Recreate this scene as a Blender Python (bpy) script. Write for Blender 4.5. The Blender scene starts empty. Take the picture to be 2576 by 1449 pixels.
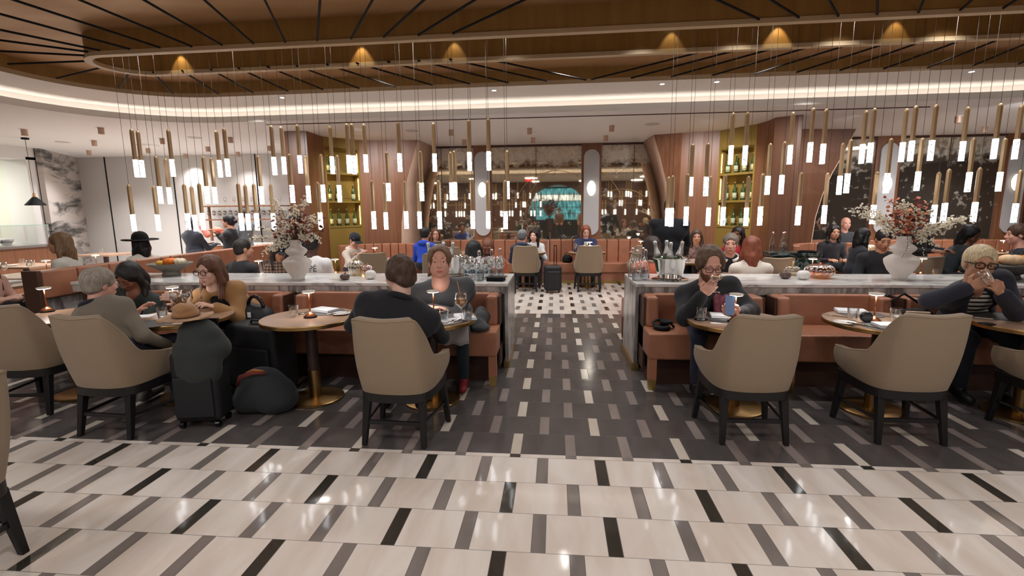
import bpy, math, random
import numpy as np
from mathutils import Vector, Matrix, Euler

S = bpy.context.scene
COL = S.collection
RAD = math.radians
random.seed(7)

# ------------------------------------------------------------------ camera
YAW, PIT, ROL = 0.0904, 0.1570, -0.00986
FPX = 1225.4
CAMP = Vector((0, 0, 1.63))
def _basis():
    cy, sy, cp, sp = math.cos(YAW), math.sin(YAW), math.cos(PIT), math.sin(PIT)
    f = Vector((-sy*cp, cy*cp, -sp)); r = Vector((cy, sy, 0)); u = r.cross(f)
    c, s = math.cos(ROL), math.sin(ROL)
    return c*r + s*u, -s*r + c*u, f
CR, CU, CF = _basis()
cam_data = bpy.data.cameras.new('camera'); cam = bpy.data.objects.new('camera', cam_data); COL.objects.link(cam)
cam_data.sensor_width = 36; cam_data.lens = FPX/2576*36; cam_data.clip_start = .05; cam_data.clip_end = 200
M = Matrix(((CR.x, CU.x, -CF.x), (CR.y, CU.y, -CF.y), (CR.z, CU.z, -CF.z))).to_4x4(); M.translation = CAMP
cam.matrix_world = M
S.camera = cam
def ray(px, py): return CR*((px-1288)/FPX) - CU*((py-724.5)/FPX) + CF
def W(px, py, Y):            # point of the place seen at a pixel, at a measured depth
    d = ray(px, py); return CAMP + d*(Y/d.y)
def G(px, py, z=0):          # ... on a horizontal surface
    d = ray(px, py); return CAMP + d*((z-CAMP.z)/d.z)

# ------------------------------------------------------------------ world, exposure, lights
S.view_settings.view_transform = 'Standard'; S.view_settings.look = 'None'
S.view_settings.exposure = EXPOSURE = 0.5; S.view_settings.gamma = 1
try: S.view_settings.use_curve_mapping = False
except Exception: pass
S.cycles.max_bounces = 6; S.cycles.diffuse_bounces = 3; S.cycles.glossy_bounces = 3
S.cycles.transmission_bounces = 6; S.cycles.transparent_max_bounces = 12
S.cycles.caustics_reflective = False; S.cycles.caustics_refractive = False
S.cycles.sample_clamp_indirect = 6
wd = bpy.data.worlds.new('world'); S.world = wd; wd.use_nodes = True
wd.node_tree.nodes['Background'].inputs[0].default_value = (1, .95, .9, 1)
wd.node_tree.nodes['Background'].inputs[1].default_value = 0.0

def light(kind, loc, power, size=.1, col=(1, .97, .94), aim=None, spot=1.2, blend=.6):
    d = bpy.data.lights.new('lamp_light', kind); d.energy = power; d.color = col
    if kind == 'AREA': d.shape = 'DISK'; d.size = size
    else: d.shadow_soft_size = size
    if kind == 'SPOT': d.spot_size = spot; d.spot_blend = blend
    o = bpy.data.objects.new('lamp_light', d); COL.objects.link(o); o.location = loc
    if aim is not None:
        o.rotation_euler = (Vector(aim)-Vector(loc)).to_track_quat('-Z', 'Y').to_euler()
    return o
NEUT = (1, .985, .972)
# general area fill added above the walkway, before and behind the camera
for x in (-6.2, -3.6, -1.1, 1.4, 3.9, 6.4):
    for y in (-1.6, 1.0):
        light('AREA', (x, y, 3.05), 16.0, .55, (1, .972, .955))
# wide spots added below the bronze ceiling to brighten the middle of the room
for x in (-4.3, -2.1, 0.15, 2.4, 4.6):
    light('SPOT', (x, 6.55, 3.5), 80, .06, NEUT, (x, 7.0, 0), 2.2, .9)
# spots added in the slot to stand in for the pendants' light on the counters
for x in (-4.6, -3.6, -2.6, -1.5, -.5, .9, 1.9, 2.9, 3.9, 4.9):
    light('SPOT', (x, 5.36, 3.6), 42, .04, NEUT, (x, 5.2, 0), 1.9, .8)
# the bronze can downlights of the rear rooms
CANS = [(-9.249, 8.035), (-7.84, 8.08), (-9.304, 9.397), (-10.842, 10.783), (-7.799, 9.36), (-9.268, 10.682), (-7.751, 11.635), (-6.403, 9.419), (-7.797, 10.647), (-9.248, 11.794), (-6.393, 10.744), (-1.929, 9.184), (-1.924, 10.464), (-.487, 9.225), (-.476, 10.409), (.984, 9.148), (1.001, 10.368), (6.682, 9.106), (8.072, 10.329)]
for x, y in CANS:
    light('SPOT', (x, y, 3.0), 55 if abs(x) < 3 else 50 if y > 11.5 else 130, .035, NEUT, (x, y, 0), 2.1, .8)
for x, y, ax, ay in ((-3.6, 8.7, -3.5, 10.6), (2.6, 8.7, 2.7, 10.6), (4.9, 8.7, 5.0, 10.6), (-5.9, 7.9, -5.9, 8.2), (6.9, 7.7, 7.2, 10.5), (-4.9, 7.6, -4.8, 9.4), (3.6, 7.4, 3.7, 9.2)):
    light('SPOT', (x, y, 3.08), 100, .05, NEUT, (ax, ay, .8), 2.1, .9)  # spots added to brighten the rear walls, apart from the can fittings
for x, y in ((7.5, 9.6), (-8.4, 9.6)):
    light('AREA', (x, y, 3.09), 18, .8, NEUT)  # area fill added over the right and left rear rooms, no fitting

# ------------------------------------------------------------------ materials
def lin(c): return tuple(((v/255)/12.92 if v/255 <= .04045 else ((v/255+.055)/1.055)**2.4) for v in c)
MATS = {}
def mat(name, rgb, rough=.5, metal=0, var=0, scale=8, bump=0, bscale=60, spec=.5, emit=0, ecol=None, stretch=None, trans=0, ior=1.45, sheen=0, coat=0):
    if name in MATS: return MATS[name]
    m = bpy.data.materials.new(name); m.use_nodes = True; nt = m.node_tree; b = nt.nodes['Principled BSDF']
    c = lin(rgb) + (1,)
    b.inputs['Base Color'].default_value = c; b.inputs['Roughness'].default_value = rough; b.inputs['Metallic'].default_value = metal
    b.inputs['Specular IOR Level'].default_value = spec; b.inputs['IOR'].default_value = ior
    if trans: b.inputs['Transmission Weight'].default_value = trans
    if sheen: b.inputs['Sheen Weight'].default_value = sheen
    if coat: b.inputs['Coat Weight'].default_value = coat; b.inputs['Coat Roughness'].default_value = .1
    if emit: b.inputs['Emission Color'].default_value = (lin(ecol) if ecol else c[:3]) + (1,); b.inputs['Emission Strength'].default_value = emit
    if var or bump:
        tc = nt.nodes.new('ShaderNodeTexCoord'); mp = nt.nodes.new('ShaderNodeMapping'); nt.links.new(tc.outputs['Object'], mp.inputs[0])
        if stretch: mp.inputs['Scale'].default_value = stretch
    if var:
        n = nt.nodes.new('ShaderNodeTexNoise'); n.inputs['Scale'].default_value = scale; n.inputs['Detail'].default_value = 4
        nt.links.new(mp.outputs[0], n.inputs['Vector'])
        r = nt.nodes.new('ShaderNodeValToRGB'); r.color_ramp.elements[0].position = .3; r.color_ramp.elements[1].position = .7
        r.color_ramp.elements[0].color = tuple(v*(1-var) for v in c[:3])+(1,); r.color_ramp.elements[1].color = tuple(min(1, v*(1+var)) for v in c[:3])+(1,)
        nt.links.new(n.outputs['Fac'], r.inputs[0]); nt.links.new(r.outputs[0], b.inputs['Base Color'])
    if bump:
        n2 = nt.nodes.new('ShaderNodeTexNoise'); n2.inputs['Scale'].default_value = bscale; nt.links.new(mp.outputs[0], n2.inputs['Vector'])
        bp = nt.nodes.new('ShaderNodeBump'); bp.inputs['Strength'].default_value = bump; bp.inputs['Distance'].default_value = .004
        nt.links.new(n2.outputs['Fac'], bp.inputs['Height']); nt.links.new(bp.outputs[0], b.inputs['Normal'])
    MATS[name] = m; return m
def node(nt, t, **kw):
    n = nt.nodes.new('ShaderNode'+t)
    for k, v in kw.items(): setattr(n, k, v)
    return n
def mth(nt, op, a, b=None, c=None):
    n = nt.nodes.new('ShaderNodeMath'); n.operation = op
    for i, v in enumerate((a, b, c)):
        if v is None: continue
        if isinstance(v, (int, float)): n.inputs[i].default_value = v
        else: nt.links.new(v, n.inputs[i])
    return n.outputs[0]
def mixc(nt, f, a, b):
    n = nt.nodes.new('ShaderNodeMix'); n.data_type = 'RGBA'
    for i, v in ((0, f), (6, a), (7, b)):
        if isinstance(v, (int, float)): n.inputs[i].default_value = v
        elif isinstance(v, tuple): n.inputs[i].default_value = v + (1,) if len(v) == 3 else v
        else: nt.links.new(v, n.inputs[i])
    return n.outputs[2]
def newmat(name):
    m = bpy.data.materials.new(name); m.use_nodes = True; MATS[name] = m
    return m, m.node_tree, m.node_tree.nodes['Principled BSDF']

def floor_material():
    m, nt, b = newmat('stone_tile_floor')
    tc = node(nt, 'TexCoord'); sep = node(nt, 'SeparateXYZ'); nt.links.new(tc.outputs['Object'], sep.inputs[0])
    X, Y = sep.outputs[0], sep.outputs[1]
    P, H = .3735, .3048
    near = mth(nt, 'LESS_THAN', Y, 3.036)
    rn = mth(nt, 'FLOOR', mth(nt, 'DIVIDE', mth(nt, 'SUBTRACT', 3.036, Y), H))
    fn = mth(nt, 'FRACT', mth(nt, 'DIVIDE', mth(nt, 'SUBTRACT', 3.036, Y), H))
    yd = mth(nt, 'DIVIDE', mth(nt, 'SUBTRACT', Y, 3.08), H)
    rd = mth(nt, 'ADD', mth(nt, 'FLOOR', yd), 1); fd = mth(nt, 'FRACT', yd)
    narrow = mth(nt, 'MULTIPLY', mth(nt, 'GREATER_THAN', Y, 3.036), mth(nt, 'LESS_THAN', Y, 3.08))
    far = mth(nt, 'MULTIPLY', mth(nt, 'SUBTRACT', 1, near), mth(nt, 'SUBTRACT', 1, narrow))
    row = mth(nt, 'ADD', mth(nt, 'ADD', mth(nt, 'MULTIPLY', near, rn), mth(nt, 'MULTIPLY', far, rd)), narrow)
    par = mth(nt, 'FLOORED_MODULO', row, 2)
    u = mth(nt, 'SUBTRACT', mth(nt, 'DIVIDE', mth(nt, 'ADD', X, -.2577), P), mth(nt, 'MULTIPLY', par, .5))
    k = mth(nt, 'FLOOR', u); fr = mth(nt, 'FRACT', u)
    strip = mth(nt, 'LESS_THAN', fr, .19)
    third = mth(nt, 'LESS_THAN', mth(nt, 'FLOORED_MODULO', mth(nt, 'SUBTRACT', k, par), 3), .5)
    darkzone = mth(nt, 'MULTIPLY', mth(nt, 'GREATER_THAN', Y, 3.08), mth(nt, 'LESS_THAN', Y, 7.652))
    # grout
    e1 = mth(nt, 'LESS_THAN', fr, .008); e2 = mth(nt, 'LESS_THAN', mth(nt, 'ABSOLUTE', mth(nt, 'SUBTRACT', fr, .19)), .006)
    gy = mth(nt, 'ADD', mth(nt, 'MULTIPLY', near, mth(nt, 'LESS_THAN', fn, .012)), mth(nt, 'MULTIPLY', far, mth(nt, 'LESS_THAN', fd, .010)))
    grout = mth(nt, 'MINIMUM', mth(nt, 'ADD', mth(nt, 'ADD', e1, e2), gy), 1)
    # veined stone
    mp = node(nt, 'Mapping'); nt.links.new(tc.outputs['Object'], mp.inputs[0]); mp.inputs['Scale'].default_value = (3.2, .8, 1); mp.inputs['Rotation'].default_value = (0, 0, .5)
    cmb = node(nt, 'CombineXYZ'); nt.links.new(mth(nt, 'MULTIPLY', k, 3.7), cmb.inputs[0]); nt.links.new(mth(nt, 'MULTIPLY', row, 5.3), cmb.inputs[1])
    ad = node(nt, 'VectorMath', operation='ADD'); nt.links.new(mp.outputs[0], ad.inputs[0]); nt.links.new(cmb.outputs[0], ad.inputs[1])
    no = node(nt, 'TexNoise'); no.inputs['Scale'].default_value = 1.6; no.inputs['Detail'].default_value = 5; nt.links.new(ad.outputs[0], no.inputs['Vector'])
    no.inputs['Distortion'].default_value = .6
    vein = node(nt, 'MapRange'); vein.inputs[1].default_value = .35; vein.inputs[2].default_value = .68; nt.links.new(no.outputs['Fac'], vein.inputs[0])
    white = mixc(nt, vein.outputs[0], lin((232, 222, 214)), lin((214, 199, 186)))
    grey = mixc(nt, vein.outputs[0], lin((138, 129, 124)), lin((116, 108, 104)))
    blk = mixc(nt, vein.outputs[0], lin((52, 49, 44)), lin((64, 60, 54)))
    dkt = mixc(nt, vein.outputs[0], lin((80, 75, 74)), lin((94, 88, 86)))
    lightst = mixc(nt, vein.outputs[0], lin((212, 203, 192)), lin((196, 182, 166)))
    taupe = mixc(nt, vein.outputs[0], lin((150, 138, 132)), lin((132, 120, 116)))
    wz = mixc(nt, strip, white, mixc(nt, third, grey, blk))
    dz = mixc(nt, strip, dkt, mixc(nt, third, taupe, lightst))
    c = mixc(nt, darkzone, wz, dz)
    c = mixc(nt, mth(nt, 'MULTIPLY', grout, .75), c, lin((70, 62, 58)))
    nt.links.new(c, b.inputs['Base Color'])
    rr = mth(nt, 'ADD', mth(nt, 'MULTIPLY', darkzone, .07), .07); rr = mth(nt, 'ADD', rr, mth(nt, 'MULTIPLY', grout, .3))
    nt.links.new(rr, b.inputs['Roughness'])
    nb = node(nt, 'TexNoise'); nb.inputs['Scale'].default_value = 5; nt.links.new(tc.outputs['Object'], nb.inputs['Vector'])
    bp = node(nt, 'Bump'); bp.inputs['Strength'].default_value = .05; bp.inputs['Distance'].default_value = .02; nt.links.new(nb.outputs['Fac'], bp.inputs['Height']); nt.links.new(bp.outputs[0], b.inputs['Normal'])
    return m

def marble_material(name, base, veinc, scale=2.2, width=.09, rough=.15, stretch=(1, 1, 1)):
    m, nt, b = newmat(name)
    tc = node(nt, 'TexCoord'); mp = node(nt, 'Mapping'); nt.links.new(tc.outputs['Object'], mp.inputs[0]); mp.inputs['Scale'].default_value = stretch
    n1 = node(nt, 'TexNoise'); n1.inputs['Scale'].default_value = scale; n1.inputs['Detail'].default_value = 8; n1.inputs['Distortion'].default_value = 1.4
    nt.links.new(mp.outputs[0], n1.inputs['Vector'])
    v = mth(nt, 'ABSOLUTE', mth(nt, 'SUBTRACT', n1.outputs['Fac'], .5))
    mr = node(nt, 'MapRange'); mr.inputs[1].default_value = 0; mr.inputs[2].default_value = width; mr.inputs[3].default_value = 1; mr.inputs[4].default_value = 0
    nt.links.new(v, mr.inputs[0])
    n2 = node(nt, 'TexNoise'); n2.inputs['Scale'].default_value = scale*.7; n2.inputs['Detail'].default_value = 3; nt.links.new(mp.outputs[0], n2.inputs['Vector'])
    f = mth(nt, 'MULTIPLY', mr.outputs[0], mth(nt, 'MULTIPLY', n2.outputs['Fac'], 1.5))
    f = mth(nt, 'MINIMUM', f, 1)
    nt.links.new(mixc(nt, f, lin(base), lin(veinc)), b.inputs['Base Color']); b.inputs['Roughness'].default_value = rough
    return m

def glass_material(name, tint=(255, 255, 255), amt=.12, rough=.02, facing=.85, edge=1.0):
    m = bpy.data.materials.new(name); m.use_nodes = True; nt = m.node_tree; MATS[name] = m
    nt.nodes.remove(nt.nodes['Principled BSDF']); out = nt.nodes['Material Output']
    t = node(nt, 'BsdfTransparent'); t.inputs[0].default_value = lin(tint)+(1,)
    g = node(nt, 'BsdfGlossy'); g.inputs['Roughness'].default_value = rough; g.inputs[0].default_value = (1, 1, 1, 1)
    lw = node(nt, 'LayerWeight'); lw.inputs[0].default_value = facing
    f = mth(nt, 'MINIMUM', mth(nt, 'ADD', mth(nt, 'MULTIPLY', mth(nt, 'POWER', lw.outputs['Facing'], 3), .55*edge), amt), .95)
    mx = node(nt, 'MixShader'); nt.links.new(f, mx.inputs[0]); nt.links.new(t.outputs[0], mx.inputs[1]); nt.links.new(g.outputs[0], mx.inputs[2])
    nt.links.new(mx.outputs[0], out.inputs[0]); return m

def mirror_material():
    m, nt, b = newmat('antique_mirror'); out = nt.nodes['Material Output']
    tc = node(nt, 'TexCoord'); sep = node(nt, 'SeparateXYZ'); nt.links.new(tc.outputs['Object'], sep.inputs[0])
    n1 = node(nt, 'TexNoise'); n1.inputs['Scale'].default_value = 9; n1.inputs['Detail'].default_value = 8; nt.links.new(tc.outputs['Object'], n1.inputs['Vector'])
    n2 = node(nt, 'TexNoise'); n2.inputs['Scale'].default_value = 1.3; nt.links.new(tc.outputs['Object'], n2.inputs['Vector'])
    top = node(nt, 'MapRange'); top.inputs[1].default_value = 2.5; top.inputs[2].default_value = 2.78; nt.links.new(sep.outputs[2], top.inputs[0])
    a = mth(nt, 'ADD', mth(nt, 'MULTIPLY', n1.outputs['Fac'], 1.0), mth(nt, 'MULTIPLY', top.outputs[0], .30))
    a = mth(nt, 'ADD', a, mth(nt, 'MULTIPLY', mth(nt, 'SUBTRACT', n2.outputs['Fac'], .5), .35))
    mr = node(nt, 'MapRange'); mr.inputs[1].default_value = .60; mr.inputs[2].default_value = .84; mr.inputs[3].default_value = .05; mr.inputs[4].default_value = .85
    nt.links.new(a, mr.inputs[0])
    b.inputs['Base Color'].default_value = lin((206, 198, 184))+(1,); b.inputs['Roughness'].default_value = .45
    g = node(nt, 'BsdfGlossy'); g.inputs['Roughness'].default_value = .025; g.inputs[0].default_value = lin((205, 190, 165))+(1,)
    mx = node(nt, 'MixShader'); nt.links.new(mr.outputs[0], mx.inputs[0]); nt.links.new(g.outputs[0], mx.inputs[1]); nt.links.new(b.outputs[0], mx.inputs[2])
    nt.links.new(mx.outputs[0], out.inputs[0]); return m

def crystal_material():
    m, nt, b = newmat('lit_bubble_crystal')
    tc = node(nt, 'TexCoord'); oi = node(nt, 'ObjectInfo')
    ad = node(nt, 'VectorMath', operation='ADD'); nt.links.new(tc.outputs['Object'], ad.inputs[0]); nt.links.new(oi.outputs['Location'], ad.inputs[1])
    n = node(nt, 'TexVoronoi'); n.inputs['Scale'].default_value = 75; nt.links.new(ad.outputs[0], n.inputs['Vector'])
    n2 = node(nt, 'TexNoise'); n2.inputs['Scale'].default_value = 42; n2.inputs['Detail'].default_value = 2; nt.links.new(ad.outputs[0], n2.inputs['Vector'])
    s = mth(nt, 'ADD', mth(nt, 'MULTIPLY', n.outputs['Distance'], .55), n2.outputs['Fac'])
    mr = node(nt, 'MapRange'); mr.inputs[1].default_value = .60; mr.inputs[2].default_value = .95; mr.inputs[3].default_value = .22; mr.inputs[4].default_value = 5.5
    nt.links.new(s, mr.inputs[0])
    b.inputs['Base Color'].default_value = (.6, .6, .62, 1); b.inputs['Roughness'].default_value = .1
    b.inputs['Emission Color'].default_value = (.93, .96, 1, 1); nt.links.new(mr.outputs[0], b.inputs['Emission Strength'])
    return m

def wood_material(name, c1, c2, rough=.4, scale=3, stretch=(9, 9, .35)):
    m, nt, b = newmat(name)
    tc = node(nt, 'TexCoord'); mp = node(nt, 'Mapping'); nt.links.new(tc.outputs['Object'], mp.inputs[0]); mp.inputs['Scale'].default_value = stretch
    n = node(nt, 'TexNoise'); n.inputs['Scale'].default_value = scale; n.inputs['Detail'].default_value = 6; n.inputs['Distortion'].default_value = .3; nt.links.new(mp.outputs[0], n.inputs['Vector'])
    mr = node(nt, 'MapRange'); mr.inputs[1].default_value = .3; mr.inputs[2].default_value = .7; nt.links.new(n.outputs['Fac'], mr.inputs[0])
    nt.links.new(mixc(nt, mr.outputs[0], lin(c1), lin(c2)), b.inputs['Base Color']); b.inputs['Roughness'].default_value = rough
    return m
def stripe_material(name, c1, c2, freq, axis=2, duty=.5, rough=.8, check=False, c3=None):
    m, nt, b = newmat(name)
    tc = node(nt, 'TexCoord'); sep = node(nt, 'SeparateXYZ'); nt.links.new(tc.outputs['Object'], sep.inputs[0])
    f = mth(nt, 'LESS_THAN', mth(nt, 'FRACT', mth(nt, 'MULTIPLY', sep.outputs[axis], freq)), duty)
    c = mixc(nt, f, lin(c1), lin(c2))
    if check:
        f2 = mth(nt, 'LESS_THAN', mth(nt, 'FRACT', mth(nt, 'MULTIPLY', sep.outputs[0], freq)), duty)
        c = mixc(nt, mth(nt, 'MULTIPLY', f2, .6), c, lin(c3 or c2))
    nt.links.new(c, b.inputs['Base Color']); b.inputs['Roughness'].default_value = rough
    return m

M_floor = floor_material()
M_marble = marble_material('white_marble', (224, 221, 218), (158, 156, 158), 1.6, .045, .12, (.7, 2.6, 1))
M_marble_side = marble_material('veined_marble_panel', (196, 190, 185), (92, 86, 86), 3.0, .12, .2, (1.4, 1.4, .35))
def marble_wall_material():
    m, nt, b = newmat('dramatic_marble_wall')
    tc = node(nt, 'TexCoord'); mp = node(nt, 'Mapping'); nt.links.new(tc.outputs['Object'], mp.inputs[0]); mp.inputs['Rotation'].default_value = (RAD(-24), 0, 0); mp.inputs['Scale'].default_value = (.5, .42, 1.9)
    n1 = node(nt, 'TexNoise'); n1.inputs['Scale'].default_value = 1.5; n1.inputs['Detail'].default_value = 9; n1.inputs['Roughness'].default_value = .62; n1.inputs['Distortion'].default_value = .5; nt.links.new(mp.outputs[0], n1.inputs['Vector'])
    mr = node(nt, 'MapRange'); mr.inputs[1].default_value = .48; mr.inputs[2].default_value = .60; nt.links.new(n1.outputs['Fac'], mr.inputs[0])
    n2 = node(nt, 'TexNoise'); n2.inputs['Scale'].default_value = 7; n2.inputs['Detail'].default_value = 6; nt.links.new(mp.outputs[0], n2.inputs['Vector'])
    f = mth(nt, 'MULTIPLY', mr.outputs[0], mth(nt, 'ADD', .35, n2.outputs['Fac'])); f = mth(nt, 'MINIMUM', f, 1)
    nt.links.new(mixc(nt, f, lin((206, 196, 190)), lin((40, 46, 44))), b.inputs['Base Color']); b.inputs['Roughness'].default_value = .2
    return m
M_marble_wall = marble_wall_material()
M_marble_green = marble_material('dark_green_marble', (32, 42, 40), (120, 132, 126), 3, .06, .15)
M_white = mat('white_paint', (236, 233, 231), .75)
M_panel = mat('pale_grey_panel', (188, 186, 187), .6)
M_white_cove = mat('cove_white', (236, 231, 224), .7)
M_grey_wall = mat('grey_wall_panel', (214, 210, 207), .35)
M_beige = mat('beige_upholstery', (146, 126, 103), .62, bump=.25, bscale=500, sheen=.15)
M_beige_pipe = mat('beige_piping', (160, 140, 116), .6)
M_black_wood = mat('black_stained_wood', (24, 22, 23), .42)
M_brass = mat('brushed_brass', (176, 142, 92), .32, 1, var=.12, scale=4, stretch=(30, 30, 1))
M_brass_tube = mat('pendant_brass', (178, 148, 112), .48, .65)
M_copper = mat('copper_metal', (196, 120, 78), .28, 1)
M_gold = mat('pale_gold_metal', (190, 158, 98), .3, 1)
M_chrome = mat('polished_steel', (225, 222, 218), .08, 1)
M_leather = mat('cognac_leather', (160, 106, 80), .36, var=.12, scale=5, bump=.12, bscale=120)
M_leather_dk = mat('dark_brown_panel', (74, 48, 38), .42)
M_walnut = wood_material('walnut_veneer', (140, 92, 64), (118, 76, 51), .42)
M_walnut_dk = wood_material('dark_walnut_veneer', (104, 66, 44), (86, 53, 35), .42)
M_table = wood_material('table_wood', (172, 140, 116), (154, 122, 100), .3, 3, (1.2, 14, 1))
M_tablecol = mat('table_column_dark', (58, 42, 38), .45)
M_oliv = mat('olive_gold_panel', (142, 116, 54), .5)
M_cream = mat('cream_trim', (196, 172, 138), .45)
M_arch = mat('blush_suede', (214, 180, 158), .7, var=.1, scale=3)
M_black = mat('matte_black', (18, 18, 20), .7, spec=.25)
M_bronze = mat('bronze_can', (196, 164, 142), .5, .15)
M_black_gloss = mat('gloss_black', (16, 16, 18), .2)
M_linen = mat('white_linen', (232, 232, 235), .85)
M_porc = mat('porcelain', (236, 234, 232), .2)
M_ceramic = mat('chalk_white_ceramic', (222, 212, 203), .78, var=.05, scale=12)
M_mat = mat('grey_placemat', (92, 88, 88), .6)
M_glass = glass_material('clear_glass', (252, 253, 253), .07)
M_glass_bright = glass_material('bright_stemware_glass', (253, 254, 254), .13, .03, .8, 1.5)
M_water = glass_material('water_in_glass', (225, 232, 236), .06)
M_glass_green = mat('green_bottle_glass', (52, 74, 40), .12, var=0)
M_foil = mat('silver_foil', (206, 206, 204), .34, .8, bump=.5, bscale=90)
M_mirror = mirror_material()
M_crystal = crystal_material()
M_lampglow = mat('lamp_glow', (255, 250, 245), .5, emit=9, ecol=(255, 248, 240))
M_sconce = mat('sconce_glow', (255, 246, 230), .5, emit=5, ecol=(255, 244, 224))
M_led = mat('led_strip', (255, 245, 232), .5, emit=5.0, ecol=(255, 244, 236))
M_niche_led = mat('niche_led', (255, 220, 90), .5, emit=14, ecol=(255, 220, 120))
M_cork = mat('cork', (190, 140, 96), .8)
M_label = mat('paper_label', (182, 190, 160), .8)
M_orange_drink = mat('amber_cocktail', (236, 156, 78), .2, var=.15, scale=60)
M_red = mat('exit_red', (255, 30, 40), .5, emit=4, ecol=(255, 25, 40))
M_phone = mat('blue_grey_phone', (104, 128, 170), .3)
M_tan_felt = mat('tan_felt', (170, 126, 86), .9, sheen=.3)
M_nylon = mat('black_nylon', (26, 27, 30), .6, bump=.2, bscale=300)
def ceiling_leaf():
    m, nt, b = newmat('bronze_leaf_ceiling')
    tc = node(nt, 'TexCoord'); mp = node(nt, 'Mapping'); nt.links.new(tc.outputs['Object'], mp.inputs[0]); mp.inputs['Scale'].default_value = (.5, 1.6, 1)
    n = node(nt, 'TexNoise'); n.inputs['Scale'].default_value = 2.2; n.inputs['Detail'].default_value = 6; nt.links.new(mp.outputs[0], n.inputs['Vector'])
    nt.links.new(mixc(nt, n.outputs['Fac'], lin((196, 156, 112)), lin((158, 118, 74))), b.inputs['Base Color'])
    b.inputs['Metallic'].default_value = .35
    mr = node(nt, 'MapRange'); mr.inputs[3].default_value = .3; mr.inputs[4].default_value = .55; nt.links.new(n.outputs['Fac'], mr.inputs[0]); nt.links.new(mr.outputs[0], b.inputs['Roughness'])
    return m
M_ceil = ceiling_leaf()
M_fascia = wood_material('bronze_fascia', (158, 120, 66), (140, 102, 54), .45, 2, (6, 6, .6))
def tile_material():
    m, nt, b = newmat('white_kitchen_tile')
    tc = node(nt, 'TexCoord'); sep = node(nt, 'SeparateXYZ'); nt.links.new(tc.outputs['Object'], sep.inputs[0])
    cb = node(nt, 'CombineXYZ'); nt.links.new(sep.outputs[1], cb.inputs[0]); nt.links.new(sep.outputs[2], cb.inputs[1])
    br = node(nt, 'TexBrick'); br.inputs['Scale'].default_value = 8; br.inputs['Mortar Size'].default_value = .01; nt.links.new(cb.outputs[0], br.inputs['Vector'])
    br.inputs['Color1'].default_value = lin((232, 232, 220))+(1,); br.inputs['Color2'].default_value = lin((231, 231, 219))+(1,); br.inputs['Mortar'].default_value = lin((214, 214, 203))+(1,)
    nt.links.new(br.outputs[0], b.inputs['Base Color']); b.inputs['Roughness'].default_value = .3
    return m
M_tile = tile_material()

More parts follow.
